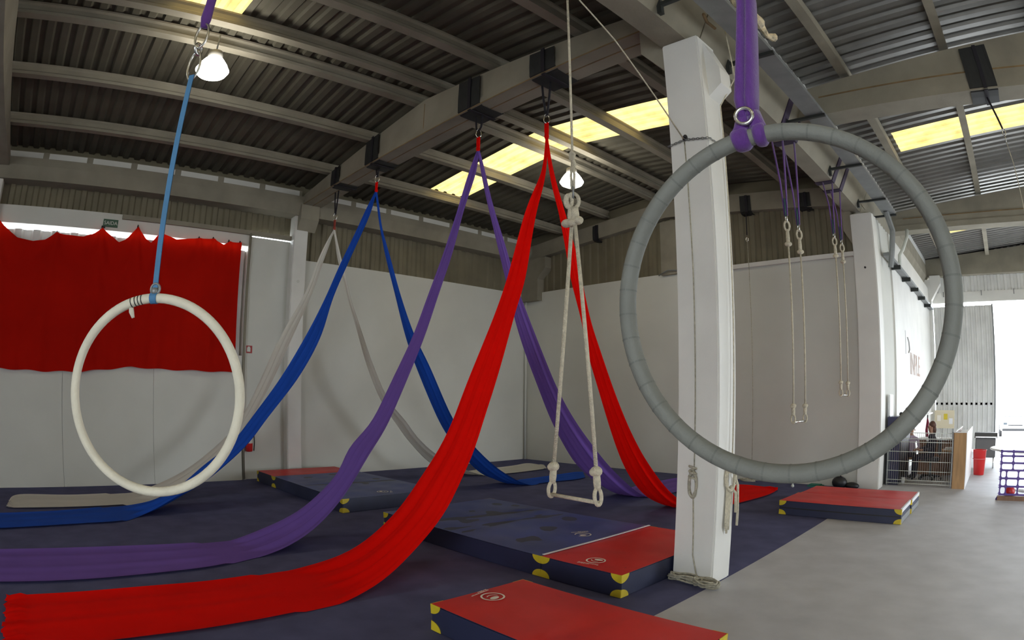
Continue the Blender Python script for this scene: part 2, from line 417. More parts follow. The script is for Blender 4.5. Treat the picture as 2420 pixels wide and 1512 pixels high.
# bay with the sliding door: lintel, ledge, lower lining boards
struct(MB().box(-0.20, 0.03, -14.3, -8.40, 4.99, 5.345).build('door_lintel', M['white'], wl))
struct(MB().box(0.0, 0.09, -11.35, -7.45, 5.24, 5.335).build('ledge', M['concrete'], wl))
struct(MB().box(-0.25, 0.0, YB, -14.3, 0, 5.8).build('wall_panel', M['white'], wl))
corrug_wall('cladding', 'x', -0.10, -21.4, -7.3, 5.33, 5.84, M['clad'], wl)
corrug_wall('cladding', 'x', -0.10, -7.3, 0.05, 4.80, 5.90, M['clad'], wl)
for a, b in ((-21.4, -14.27), (-14.25, -7.32), (-6.95, 0.0)):
    struct(MB().prism([(-0.2, 5.79), (0.30, 5.79), (0.36, 6.06), (0.36, 6.22), (-0.2, 6.22)], 'y', a, b).build('eave_beam', M['concrete'], wl))
    struct(MB().box(0.02, 0.16, a, b, 6.22, 6.42).build('eave_purlin', M['concrete'], wl))
    n = int((b-a)/0.9)
    for k in range(n):
        y = a + (k+0.5)*(b-a)/n
        struct(MB().box(0.155, 0.168, y-0.43*(b-a)/n, y+0.43*(b-a)/n, 6.235, 6.405).build('eave_plate', M['white_col'], wl))
struct(MB().box(-0.12, -0.02, -21.4, 0.1, 5.8, 6.60).build('eave_closure', M['clad'], wl))  # added strip, shuts a gap where sky light came in over the eave
we = struct(MB().box(-0.2, 9.70, 0.0, 0.2, -0.01, 4.845).build('wall_end', M['white']))
corrug_wall('cladding', 'y', 0.10, 0.0, 9.7, 4.80, 6.30, M['clad'], we, flip=-1)
struct(MB().box(5.28, 9.64, -0.09, 0.01, 4.735, 4.83).build('ledge', M['white_col'], we))
struct(MB().prism([(-0.2, 6.15), (9.95, 6.15), (9.95, 6.62), (RX, 7.06), (-0.2, 6.62)], 'y', 0.12, 0.2).build('gable_closure', M['clad'], we))  # added filler up to the roof, shuts out sky light above the gable
gc = struct(MB().box(10.0, 10.03, -21.4, 10.5, 6.5, 6.80).build('gutter_filler', M['clad2']))  # added filler boards, keep sky light from leaking in beside the gutter
struct(MB().box(9.38, 9.42, -21.4, 0.2, 6.5, 6.66).build('filler_strip', M['clad2'], gc))
struct(MB().box(9.40, 10.02, -21.4, 10.5, 6.60, 6.62).build('gutter_cover', M['clad2'], gc))
# wall on the column line of the right nave, far wall, right wall, back wall
wm = struct(MB().box(9.85, 10.06, 2.05, 10.0, -0.01, 5.7).build('wall_middle', M['white_col']))
struct(MB().box(9.85, 10.02, 0.28, 2.06, -0.01, 5.7).build('wall_panel', M['white'], wm))
corrug_wall('cladding', 'x', 9.97, 0.3, 10.0, 5.2, 5.75, M['clad2'], wm)
wf = bpy.data.objects.new('wall_far', None); COL.objects.link(wf); WORLD['wall_far'] = Vector((0, 0, 0)); struct(wf)
struct(MB().box(9.9, 20.4, 10.45, 10.62, 5.20, 5.575).build('door_lintel', M['white_col'], wf))
corrug_wall('cladding', 'y', 10.5, 10.0, 20.4, 5.55, 7.4, M['clad2'], wf, flip=-1)
struct(MB().box(16.9, 20.4, 10.45, 10.62, 0, 5.2).build('wall_panel', M['white'], wf))
for x in (10.6, 12.1, 13.4, 14.9):
    struct(MB().box(x, x+0.03, 10.40, 10.46, 5.42, 5.60).build('rail_hanger', M['steel_grey'], wf))
wr = bpy.data.objects.new('wall_right', None); COL.objects.link(wr); WORLD['wall_right'] = Vector((0, 0, 0)); struct(wr)
struct(MB().box(20.3, 20.5, YB, -3.2, 0, 7.0).build('wall_panel', M['white'], wr))
struct(MB().box(20.3, 20.5, 1.2, 10.62, 0, 7.0).build('wall_panel', M['white'], wr))
struct(MB().box(20.3, 20.5, -3.2, 1.2, 4.2, 7.0).build('wall_panel', M['white'], wr))
wb_ = struct(MB().box(-0.3, 13.0, YB-0.2, YB, 0, 7.6).build('wall_back', M['white']))
struct(MB().box(18.0, 20.5, YB-0.2, YB, 0, 7.6).build('wall_panel', M['white'], wb_))
struct(MB().box(13.0, 18.0, YB-0.2, YB, 4.6, 7.6).build('wall_panel', M['white'], wb_))
struct(MB().box(-30, 60, -45, YB-0.2, -0.30, -0.02).build('ground_back', M['pavement'], og))

# sliding door of the left wall: corrugated leaf behind the curtain, open slit under the lintel, lining boards below
d1 = corrug_wall('door_1', 'x', -0.11, -14.3, -8.47, 0.0, 4.90, M['clad2'], None, pitch=0.42, depth=0.07)
for a, b in ((-14.3, -12.36), (-12.355, -10.42), (-10.415, -8.48)):
    struct(MB().box(0.0, 0.083, a, b, 0.0, 2.62).build('lining_board', M['white'], d1))
struct(MB().box(-0.2, 0.05, -8.47, -8.38, 0.0, 5.2).build('door_post', M['white_col'], d1))
struct(MB().tube([(0.075, -8.435, 0.02), (0.075, -8.435, 5.27)], 0.03, 10).build('door_pipe', M['concrete'], d1, smooth=True))
# far door: corrugated sliding leaf, half open
d2 = corrug_wall('door_2', 'y', 10.40, 10.18, 12.50, 0.06, 5.06, M['clad2'], None, pitch=0.20, depth=0.045, flip=-1)
struct(MB().box(12.47, 12.53, 10.33, 10.42, 0.06, 5.09).build('door_edge', M['steel_grey'], d2))
struct(MB().box(10.18, 12.5, 10.40, 10.42, 1.60, 1.68).build('door_rail', M['steel_grey'], d2))
# pipe in the corner, cable by the gable post
t1 = struct(MB().tube([(0.06, -0.05, 0.0), (0.06, -0.05, 5.3)], 0.035, 10).build('trim_1', M['white'], smooth=True))
t2 = struct(MB().tube([(4.72, -0.12, 4.80), (5.0, -0.14, 4.90), (5.35, -0.12, 4.86)], 0.015, 6).build('trim_2', M['steel_grey'], smooth=True))
SILK = {
 'red_left': {
  'l': ([(7.52,-7.13,5.20),(7.50,-7.18,4.71),(7.48,-7.33,4.39),(7.46,-7.46,4.08),(7.43,-7.58,3.63),(7.39,-7.69,3.19),(7.35,-7.83,2.78),(7.29,-8.01,2.32),(7.25,-8.18,1.92),(7.19,-8.33,1.50),(7.14,-8.49,1.19),(7.09,-8.71,0.88),(7.04,-8.95,0.57),(6.98,-9.30,0.28),(6.92,-9.65,0.11)],
       [(6.83,-10.22,0.00),(6.89,-11.02,0.00),(6.85,-11.75,0.00),(6.86,-12.48,0.00),(6.86,-12.95,0.00),(6.91,-13.17,0.00)]),
  'r': ([(7.52,-7.13,5.20),(7.53,-7.16,4.71),(7.55,-7.25,4.39),(7.56,-7.36,4.08),(7.58,-7.48,3.62),(7.61,-7.60,3.17),(7.64,-7.79,2.75),(7.68,-7.98,2.30),(7.71,-8.15,1.92),(7.75,-8.35,1.53),(7.78,-8.50,1.23),(7.81,-8.69,0.96),(7.85,-8.90,0.69),(7.89,-9.19,0.45),(7.93,-9.54,0.22),(7.96,-9.73,0.13),(7.99,-9.95,0.06)],
       [(8.02,-10.23,0.00),(8.06,-10.74,0.00),(8.09,-11.38,0.00),(8.09,-11.97,0.00),(8.12,-12.55,0.00),(8.19,-13.14,0.00)]),
 },
 'purple_left': {
  'l': ([(6.14,-7.13,5.45),(6.12,-7.25,5.09),(6.10,-7.35,4.74),(6.08,-7.44,4.40),(6.02,-7.61,3.77),(5.95,-7.80,3.17),(5.88,-7.99,2.59),(5.79,-8.24,2.02),(5.71,-8.50,1.47),(5.67,-8.70,1.26),(5.63,-8.85,1.08),(5.59,-8.93,0.82),(5.50,-9.34,0.43),(5.44,-9.63,0.26),(5.38,-10.00,0.12)],
       [(5.31,-10.37,0.00),(5.30,-10.94,0.00),(5.19,-11.84,0.00),(5.11,-12.95,0.00),(5.09,-13.68,0.00)]),
  'r': ([(6.14,-7.13,5.45),(6.14,-7.15,5.11),(6.14,-7.26,4.75),(6.14,-7.37,4.40),(6.15,-7.55,3.76),(6.15,-7.77,3.15),(6.16,-7.99,2.57),(6.16,-8.25,2.01),(6.17,-8.52,1.49),(6.17,-8.65,1.29),(6.17,-8.79,1.12),(6.18,-9.03,0.79),(6.18,-9.25,0.53),(6.18,-9.57,0.26),(6.19,-9.95,0.08)],
       [(6.19,-10.30,0.00),(6.40,-10.88,0.00),(6.45,-11.68,-0.00),(6.47,-12.46,0.00),(6.40,-13.53,0.00)]),
 },
 'blue_left': {
  'l': ([(3.24,-7.13,5.58),(3.22,-7.31,5.17),(3.20,-7.46,4.77),(3.15,-7.74,4.09),(3.09,-7.98,3.45),(3.02,-8.29,2.79),(2.93,-8.71,2.06),(2.83,-9.23,1.36),(2.79,-9.44,1.09),(2.75,-9.64,0.90),(2.70,-10.01,0.65),(2.64,-10.36,0.36),(2.58,-10.72,0.15),(2.54,-11.05,0.06)],
       [(2.47,-11.54,-0.00),(2.73,-12.54,0.00),(2.84,-13.96,0.00)]),
  'r': ([(3.24,-7.13,5.58),(3.24,-7.20,5.19),(3.25,-7.35,4.78),(3.26,-7.64,4.09),(3.27,-7.91,3.44),(3.29,-8.12,2.77),(3.31,-8.54,2.06),(3.34,-9.13,1.38),(3.35,-9.33,1.13),(3.36,-9.57,0.91),(3.37,-9.85,0.70),(3.38,-10.16,0.50),(3.40,-10.60,0.30),(3.41,-10.96,0.12)],
       [(3.42,-11.30,0.00),(3.71,-11.56,0.00),(3.78,-12.34,0.00),(3.98,-13.82,0.00)]),
 },
 'white_left': {
  'l': ([(1.60,-7.13,5.21),(1.59,-7.30,4.87),(1.57,-7.46,4.47),(1.54,-7.67,3.82),(1.48,-8.16,2.91),(1.42,-8.52,2.09),(1.37,-8.81,1.50),(1.34,-9.10,1.10),(1.27,-9.70,0.60),(1.23,-10.15,0.33),(1.19,-10.58,0.15),(1.16,-10.95,0.03)],
       [(1.14,-11.20,0.00),(1.23,-12.25,0.00),(1.06,-13.30,0.00),(1.87,-13.44,0.00)]),
  'r': ([(1.60,-7.13,5.21),(1.61,-7.22,4.87),(1.64,-7.36,4.47),(1.69,-7.58,3.81),(1.78,-8.01,2.90),(1.88,-8.43,2.08),(1.97,-8.79,1.52),(2.03,-9.06,1.14),(2.12,-9.59,0.68),(2.20,-10.05,0.41),(2.26,-10.38,0.25),(2.31,-10.68,0.11)],
       [(2.38,-11.11,-0.00),(2.44,-12.04,0.00),(2.39,-13.30,0.00),(2.30,-13.46,0.00)]),
 },
 'red_right': {
  'l': ([(7.52,-7.13,5.20),(7.51,-7.09,4.86),(7.50,-7.01,4.53),(7.49,-6.88,4.21),(7.47,-6.71,3.68),(7.45,-6.59,3.32),(7.42,-6.35,2.83),(7.40,-6.20,2.42),(7.37,-5.94,1.96),(7.34,-5.64,1.44),(7.32,-5.38,1.03),(7.30,-5.12,0.71),(7.29,-4.81,0.43),(7.27,-4.43,0.20)],
       [(7.26,-3.88,0.00),(7.14,-2.37,0.00),(7.21,-0.96,0.00),(8.18,-1.06,0.00)]),
  'r': ([(7.52,-7.13,5.20),(7.53,-7.07,4.86),(7.54,-6.96,4.53),(7.55,-6.82,4.21),(7.58,-6.63,3.67),(7.59,-6.53,3.31),(7.62,-6.40,2.81),(7.64,-6.21,2.41),(7.67,-5.99,1.96),(7.70,-5.69,1.46),(7.73,-5.38,1.05),(7.75,-5.08,0.75),(7.76,-4.82,0.53),(7.77,-4.46,0.29)],
       [(7.79,-3.87,0.00),(8.06,-3.77,0.00),(8.21,-3.10,0.00),(8.32,-1.91,0.00),(8.24,-1.22,0.00)]),
 },
 'purple_right': {
  'l': ([(6.14,-7.13,5.45),(6.13,-7.06,5.16),(6.12,-6.96,4.82),(6.11,-6.86,4.52),(6.09,-6.63,3.92),(6.07,-6.47,3.52),(6.05,-6.35,3.22),(6.04,-6.23,2.91),(6.01,-6.01,2.50),(5.98,-5.66,1.93),(5.95,-5.32,1.41),(5.92,-4.88,0.89),(5.90,-4.59,0.63),(5.88,-4.13,0.34),(5.87,-3.67,0.11)],
       [(5.86,-3.33,0.00),(5.65,-2.49,0.00),(5.62,-1.73,0.00),(5.63,-0.85,0.00),(5.79,-0.27,0.00)]),
  'r': ([(6.14,-7.13,5.45),(6.15,-7.02,5.16),(6.16,-6.92,4.83),(6.18,-6.81,4.51),(6.22,-6.58,3.91),(6.25,-6.45,3.50),(6.27,-6.31,3.20),(6.30,-6.17,2.90),(6.33,-5.96,2.49),(6.38,-5.66,1.93),(6.43,-5.29,1.43),(6.48,-4.78,0.92),(6.51,-4.50,0.67),(6.54,-4.12,0.39),(6.56,-3.70,0.13)],
       [(6.58,-3.35,0.00),(6.69,-2.64,-0.00),(6.78,-2.04,0.00),(6.76,-1.48,0.00)]),
 },
 'blue_right': {
  'l': ([(3.24,-7.13,5.58),(3.24,-7.08,5.33),(3.24,-6.99,4.86),(3.24,-6.87,4.40),(3.24,-6.61,3.65),(3.24,-6.37,2.94),(3.24,-6.12,2.38),(3.24,-5.55,1.32),(3.24,-5.17,0.85),(3.24,-4.74,0.43),(3.24,-4.43,0.21),(3.24,-4.10,0.09)],
       [(3.24,-3.79,0.00),(3.28,-3.35,0.00),(3.26,-2.42,0.00),(3.21,-1.47,0.00),(3.34,-1.34,0.00)]),
  'r': ([(3.24,-7.13,5.58),(3.25,-7.07,5.33),(3.28,-6.98,4.85),(3.32,-6.82,4.39),(3.40,-6.59,3.63),(3.48,-6.32,2.92),(3.55,-6.02,2.37),(3.70,-5.54,1.34),(3.78,-5.08,0.83),(3.84,-4.68,0.48),(3.88,-4.37,0.28),(3.93,-4.02,0.09)],
       [(3.96,-3.73,0.00),(3.96,-3.18,0.00),(4.08,-2.49,0.00),(4.01,-2.07,0.00)]),
 },
 'white_right': {
  'l': ([(1.60,-7.13,5.21),(1.59,-7.07,4.91),(1.58,-6.99,4.53),(1.56,-6.79,4.10),(1.55,-6.68,3.78),(1.53,-6.48,3.29),(1.48,-6.15,2.44),(1.44,-5.76,1.71),(1.41,-5.38,1.24),(1.39,-5.09,0.92),(1.35,-4.43,0.30),(1.33,-3.85,0.12)],
       [(1.30,-3.29,0.00),(1.21,-2.85,0.00),(1.28,-2.18,0.00),(1.20,-1.53,0.00),(1.06,-0.91,0.00),(1.76,-1.04,0.00)]),
  'r': ([(1.60,-7.13,5.21),(1.61,-7.04,4.91),(1.63,-6.92,4.53),(1.66,-6.78,4.09),(1.69,-6.70,3.76),(1.73,-6.51,3.27),(1.81,-6.19,2.42),(1.89,-5.86,1.72),(1.95,-5.46,1.28),(2.00,-5.22,0.95),(2.05,-4.80,0.59),(2.11,-4.27,0.30),(2.15,-3.88,0.13)],
       [(2.19,-3.44,-0.00),(2.31,-2.92,0.00),(2.32,-2.17,0.00),(2.25,-1.47,0.00)]),
 },
}

# ------------------------------------------------------------------ aerial silks
def catmull(P, n):
    P = [Vector(p) for p in P]; out = []
    d = [0.0]
    for a, b in zip(P[:-1], P[1:]): d.append(d[-1] + (b-a).length)
    for i in range(n):
        t = d[-1]*i/(n-1); k = 0
        while k < len(P)-2 and d[k+1] < t: k += 1
        u = (t-d[k])/max(1e-9, d[k+1]-d[k])
        p0 = P[max(k-1, 0)]; p1 = P[k]; p2 = P[k+1]; p3 = P[min(k+2, len(P)-1)]
        out.append(0.5*((2*p1) + (p2-p0)*u + (2*p0-5*p1+4*p2-p3)*u*u + (3*p1-p0-3*p2+p3)*u*u*u))
    return out
def smooth_path(P, it=4):
    P = [p.copy() for p in P]
    for _ in range(it):
        Q = [p.copy() for p in P]
        for i in range(1, len(P)-1): Q[i] = P[i]*0.5 + (P[i-1]+P[i+1])*0.25
        P = Q
    return P
def silk_tail(key, m, parent, nf, seed, ragged=0.0):
    rnd = random.Random(seed); D = SILK[key]; NA, NF, MV = 64, 34, 40
    ed = {}
    for e in 'lr':
        air, flo = D[e]
        A = catmull(list(air) + [flo[0]], NA); B = catmull(flo, NF)
        ed[e] = smooth_path(A + B[1:], 3)
    off = Vector((0.022, 0, 0)); rows = []; N = len(ed['l'])
    ph = [rnd.uniform(0, 6.28) for _ in range(5)]
    for i in range(N):
        a = ed['l'][i]; b = ed['r'][i]; u = i/(N-1); ia = min(1.0, i/(NA-1)); fl_ = max(0.0, (i-(NA-6))/10.0); fl_ = min(1.0, fl_)
        k0 = max(0.0, 1-i/10.0); a = a - off*k0; b = b + off*k0
        lo, hi = max(i-1, 0), min(i+1, N-1)
        t = ((ed['l'][hi]+ed['r'][hi]) - (ed['l'][lo]+ed['r'][lo])).normalized()
        w = (b-a); W = w.length; nrm = t.cross(w.normalized()).normalized()
        if nrm.z < 0: nrm = -nrm
        amp = min(0.032, 0.10*W/nf)*(1-0.8*fl_) ; bul = 0.030*(1-ia)**2 + 0.05*W*(1-fl_)
        row = []
        for j in range(MV):
            v = j/(MV-1); win = min(1.0, 6*v, 6*(1-v)) if fl_ < 1 else min(1.0, 4*v+0.1, 4*(1-v)+0.1)
            s_ = math.sin(2*math.pi*nf*v + ph[0] + 0.9*math.sin(3*u+ph[1])) + 0.5*math.sin(2*math.pi*nf*1.73*v + ph[2] + 1.2*math.sin(2.1*u+ph[3]))
            dsp = amp*s_*win - bul*(1-(2*v-1)**2)
            p = a + w*v + nrm*dsp
            if fl_ >= 1.0:
                edge = max(0.0, 1-min(v, 1-v)/0.07)
                p = a + w*v; p.z = 0.010 + 0.0035*(s_+1.5)*win + 0.016*edge
                if ragged and i > N-4: p.y += math.copysign(ragged*rnd.uniform(-1, 1), 1); p.z += 0.03*rnd.random()
            if p.z < 0.008: p.z = 0.008
            row.append(p)
        rows.append(row)
    mb = MB().grid(rows)
    return mb.build('silk_tail', m, parent, smooth=True)
def ring(mb, c, r, tr, ux, uy, n=20, sx=1.0, sy=1.0):
    ux = Vector(ux); uy = Vector(uy)
    mb.tube([Vector(c) + ux*math.cos(2*math.pi*k/n)*r*sx + uy*math.sin(2*math.pi*k/n)*r*sy for k in range(n)], tr, 6, closed=True)
    return mb
silk_defs = [('white', 1.596, 5.213, 5.42, 'white aerial silk hanging nearest the left wall, tails spread on floor', M['white_silk'], 2, 11, 0.03),
             ('blue', 3.24, 5.575, 5.76, 'royal blue aerial silk hanging from the roof beam, second from left wall', M['blue_silk'], 2.5, 12, 0.0),
             ('purple', 6.139, 5.446, 5.66, 'purple aerial silk with violet tails trailing across the dark carpet', M['purple_silk'], 3.2, 13, 0.0),
             ('red', 7.52, 5.203, 5.42, 'bright red aerial silk nearest the white column, wide tail in foreground', M['red_silk'], 3.4, 14, 0.05)]
for col, ax, az, ztop, lab, mm, nf, sd, rg in silk_defs:
    t = thing('aerial_silk', (ax, -7.13, 0.0), lab, 'aerial silk', 'aerial silks along the roof beam')
    silk_tail(col+'_left', mm, t, nf, sd, rg)
    silk_tail(col+'_right', mm, t, nf, sd+50, rg*0.5)
    mb = MB().tube([(ax-0.018, -7.13, ztop-0.02), (ax-0.02, -7.13, (az+ztop)/2), (ax-0.012, -7.13, az-0.03)], 0.016, 8)
    mb.tube([(ax+0.018, -7.13, ztop-0.02), (ax+0.02, -7.13, (az+ztop)/2), (ax+0.012, -7.13, az-0.03)], 0.016, 8)
    mb.ball((ax, -7.13, az), (0.032, 0.032, 0.05))
    mk = mb.build('hanging_loop', M['red_silk'] if col != 'white' else mat('faded_red_webbing', (0.32, 0.05, 0.03), 0.8), t, smooth=True); mk['label'] = 'red webbing loop'
    mb = MB(); ring(mb, (ax, -7.13, ztop+0.05), 0.07, 0.009, (0.7, 0.7, 0), (0, 0, 1), sx=0.55)
    o = mb.build('carabiner', M['chrome'], t, smooth=True); o['label'] = 'steel carabiner'
    mb = MB()
    for sx in (-1, 1):
        mb.tube([(ax+sx*0.012, -7.13, ztop+0.10), (ax+sx*0.055, -7.13, 5.80), (ax+sx*0.075, -7.13, 6.02)] if ztop < 5.7 else [(ax+sx*0.012, -7.13, ztop+0.09), (ax+sx*0.05, -7.13, 6.02)], 0.016, 6)
    o = mb.build('sling', M['strap_black'], t, smooth=True); o['label'] = 'black webbing sling'

# black rubber pads folded around the beams, with the strap that holds each
def beam_pad(x0, x1, y0, y1, zt0, zt1, zb, label, group, strap=True, lip=0.12):
    t = thing('beam_pad', ((x0+x1)/2, (y0+y1)/2, zb), label, 'beam pad', group)
    mb = MB(); n = 8; rows = []
    th = 0.022
    for k in range(n+1):
        x = x0 + (x1-x0)*k/n; zt = zt0 + (zt1-zt0)*k/n; j = 0.012*math.sin(k*2.3)
        rows.append([(x+j, y0-0.008, zt), (x, y0-0.016-0.006*math.sin(k*1.7), (zt+zb)/2), (x-j, y0-0.012, zb+0.03), (x-j, y0+0.05, zb-0.014), (x, (y0+y1)/2, zb-0.018), (x, y1+0.01, zb-0.012), (x+j, y1+0.014, zb+lip)])
    outer = rows
    inner = [[(p[0], p[1]+(th if q < 3 else (0 if q < 5 else -th)), p[2]+(th if 2 < q < 5 else 0)) for q, p in enumerate(r)] for r in rows]
    mb.grid(outer)
    mb.build('rubber_sheet', M['pad'], t)
    if strap:
        xm = (x0+x1)/2+0.03
        mb = MB().box(xm-0.03, xm+0.03, y0-0.036, y0-0.022, zb, max(zt0, zt1)-0.01)
        mb.box(xm-0.03, xm+0.03, y0-0.03, y1+0.03, zb-0.034, zb-0.022)
        mb.build('strap', M['strap_black'], t)
    return t
PG = 'black beam pads on the long roof beam'
beam_pad(1.75, 2.12, -7.36, -6.905, 6.38, 6.41, 6.03, 'narrow black beam pad above the white silk', PG)
beam_pad(3.15, 3.62, -7.36, -6.905, 6.52, 6.56, 6.03, 'black beam pad above the blue silk', PG)
beam_pad(5.92, 6.42, -7.36, -6.905, 6.58, 6.53, 6.03, 'wide black beam pad above the purple silk', PG)
beam_pad(7.44, 7.90, -7.36, -6.905, 6.42, 6.38, 6.03, 'wide black beam pad above the red silk', PG)
GG = 'black pads on the end wall beam'
beam_pad(2.66, 2.86, -0.12, 0.28, 6.42, 6.44, 6.02, 'black pad on the gable beam left of the white column', GG)
beam_pad(7.02, 7.30, -0.12, 0.28, 6.42, 6.40, 6.00, 'black pad on gable beam above the thin hanging cord', GG)
beam_pad(8.45, 8.75, -0.12, 0.28, 6.26, 6.24, 5.90, 'black pad on the gable beam behind the purple slings', GG)
np_ = beam_pad(12.73, 13.17, -4.225, -3.775, 6.63, 6.66, 5.95, 'large black beam pad at the upper right above the skylight', 'black pad on the right hand beam')
# cord from that pad
t = thing('hanging_cord', (13.05, -4.0, 4.2), 'dark strap and thin cord hanging from the upper right beam', 'cord')
MB().tube([(12.97, -4.0, 5.93), (13.05, -4.0, 5.6), (13.09, -4.0, 5.42)], 0.016, 6).build('strap', M['strap_black'], t, smooth=True)
mb = MB(); ring(mb, (13.10, -4.0, 5.36), 0.05, 0.008, (1, 0, 0), (0, 0, 1), sx=0.5); ring(mb, (13.10, -4.0, 5.27), 0.05, 0.008, (0, 1, 0), (0, 0, 1), sx=0.5)
mb.build('carabiner', M['chrome'], t, smooth=True)
MB().tube([(13.10, -4.0, 5.22), (13.14, -4.0, 4.9), (13.2, -4.0, 3.6)], 0.006, 6).build('cord', M['rope'], t, smooth=True)
# thin cord in front of the end wall
t = thing('hanging_cord', (7.18, -0.2, 0.0), 'thin pale cord hanging down the end wall from a gable pad', 'cord')
MB().tube([(7.17, -0.15, 5.99), (7.18, -0.2, 5.45)], 0.012, 6).build('strap', M['strap_black'], t, smooth=True)
mb = MB(); ring(mb, (7.18, -0.2, 5.35), 0.05, 0.008, (1, 0, 0), (0, 0, 1), sx=0.5); mb.build('carabiner', M['chrome'], t, smooth=True)
MB().tube([(7.18, -0.2, 5.30), (7.20, -0.2, 3.0), (7.22, -0.2, 0.03)], 0.007, 6).build('cord', M['rope_dirty'], t, smooth=True)

# ------------------------------------------------------------------ aerial hoops
def torus_path(c, R, a, tilt, n=96):
    u = Vector((math.cos(a), math.sin(a), 0)); v = (Vector((0, 0, 1)) + tilt*Vector((-math.sin(a), math.cos(a), 0))).normalized()
    return [Vector(c) + u*R*math.cos(2*math.pi*k/n) + v*R*math.sin(2*math.pi*k/n) for k in range(n)], u, v
# ivory hoop
C0 = Vector((9.454, -11.985, 1.79)); t = thing('aerial_hoop', (9.454, -11.985, 1.29), 'ivory taped aerial hoop hanging on a blue strap at left', 'aerial hoop')
P, u, v = torus_path(C0, 0.475, 0.982, -0.032)
o = MB().tube(P, 0.0245, 14, closed=True).build('ring', M['tape_white'], t, smooth=True)
top = C0 + v*0.475
def arc(c, R, u, v, a0, a1, n=10): return [c + u*R*math.cos(a) + v*R*math.sin(a) for a in [a0+(a1-a0)*k/(n-1) for k in range(n)]]
MB().tube(arc(C0, 0.475, u, v, math.pi/2-0.035, math.pi/2+0.045, 6), 0.0285, 12).build('strap_wrap', M['blue_web'], t, smooth=True)
mb = MB()
for a in (1.72, 1.76, 1.80, 1.85): mb.tube(arc(C0, 0.475, u, v, a-0.006, a+0.006, 3), 0.0255, 12)
mk = mb.build('pen_marks', M['black'], t, smooth=True); mk['label'] = 'dark pen marks on the tape'
q = C0 + u*0.475*math.cos(1.86) + v*0.475*math.sin(1.86)
mb = MB().tube([q + v*(-0.015), q + v*(-0.045)+u*0.004, q + v*(-0.075)+u*0.016], [0.012, 0.014, 0.008], 6, flat=0.35); mk = mb.build('loose_tape_end', M['tape_white'], t, smooth=True); mk['label'] = 'loose end of tape'
S = Vector((9.423, -11.963, 0))
mb = MB()
w_ = Vector((math.cos(0.75), math.sin(0.75), 0))*0.017
zs = [top.z+0.02, 2.6, 3.0, 3.53]; rows = []
for z in zs:
    k = (z-zs[0])/(zs[-1]-zs[0]); c = Vector((top.x, top.y, z))*(1-k) + Vector((S.x, S.y, z))*k
    rows.append([c-w_, c+w_])
mb.grid(rows); d_ = Vector((w_.y, -w_.x, 0))*0.25
mb.grid([[p+d_ for p in r] for r in rows])
mb.build('hanging_strap', M['blue_web'], t)
mb = MB().tube([top+Vector((0, 0, 0.02)), top+Vector((0, 0, 0.05))], 0.022, 8); ring(mb, top+Vector((0, 0, 0.045)), 0.028, 0.007, (0.7, 0.7, 0), (0, 0, 1))
mb.build('buckle', M['steel_grey'], t, smooth=True)
mb = MB(); ring(mb, (S.x-0.012, S.y, 3.60), 0.095, 0.008, (0.70, 0.70, 0), (0, 0, 1), sx=0.42); ring(mb, (S.x, S.y, 3.705), 0.035, 0.010, (0.7, -0.7, 0), (0, 0, 1)); ring(mb, (S.x, S.y, 3.80), 0.085, 0.008, (0.72, 0.69, 0), (0, 0, 1), sx=0.5)
mk = mb.build('carabiners', M['chrome'], t, smooth=True); mk['label'] = 'steel carabiners and swivel'
MB().tube([(S.x, S.y, 3.86), (S.x-0.01, S.y, 3.93), (S.x, S.y, 4.02), (S.x, S.y, 4.6), (9.42, -11.963, 5.9)], [0.022, 0.034, 0.03, 0.03, 0.03], 10, flat=0.6).build('sling', M['purple_web'], t, smooth=True)
# grey hoop
C0 = Vector((11.954, -10.95, 2.077)); t = thing('aerial_hoop', (11.954, -10.95, 1.57), 'large grey taped aerial hoop on a purple sling in the right foreground', 'aerial hoop')
P, u, v = torus_path(C0, 0.475, 0.129, 0.008, 128)
MB().tube(P, 0.0255, 16, closed=True).build('ring', M['tape_grey'], t, smooth=True)
mb = MB()
for k in range(40):
    a = 2*math.pi*k/40+0.05
    mb.tube(arc(C0, 0.475, u, v, a, a+0.012, 3), 0.0262, 12, caps=False)
o = mb.build('tape_seams', mat('tape_edge', (0.135, 0.14, 0.125), 0.7), t, smooth=True); o['kind'] = 'stuff'
mb = MB()
for a0, a1 in ((1.58, 1.66), (1.69, 1.80)):
    mid = arc(C0, 0.475, u, v, a0, a1, 8); mb.tube(mid, [0.029, 0.034, 0.037, 0.037, 0.037, 0.036, 0.034, 0.029], 12)
top = C0 + u*0.475*math.cos(1.68) + v*0.475*math.sin(1.68)
mb.tube([top + u*0.032, top + u*0.022 + v*0.03, top + u*0.012 + v*0.075], [0.03, 0.026, 0.024], 10)
mb.tube([top - u*0.038, top - u*0.026 + v*0.03, top - u*0.014 + v*0.075], [0.03, 0.026, 0.024], 10)
mb.build('lark_hitch', M['purple_web'], t, smooth=True)
mb = MB(); ring(mb, top + v*0.058 + Vector((-0.004, -0.03, 0)), 0.026, 0.0065, u, v, 24)
mk = mb.build('steel_ring', M['chrome'], t, smooth=True); mk['label'] = 'steel ring in the sling eye'
mb = MB().tube([top + u*0.012 + v*0.06, top + u*0.014 + v*0.12, (11.934, -10.856, 3.1), (11.93, -10.86, 5.96)], [0.030, 0.036, 0.032, 0.030], 12, flat=0.55)
mb.tube([top - u*0.014 + v*0.06, top - u*0.018 + v*0.12, (11.902, -10.856, 3.1), (11.90, -10.86, 5.96)], [0.030, 0.036, 0.032, 0.030], 12, flat=0.55)
mb.build('sling', M['purple_web'], t, smooth=True)

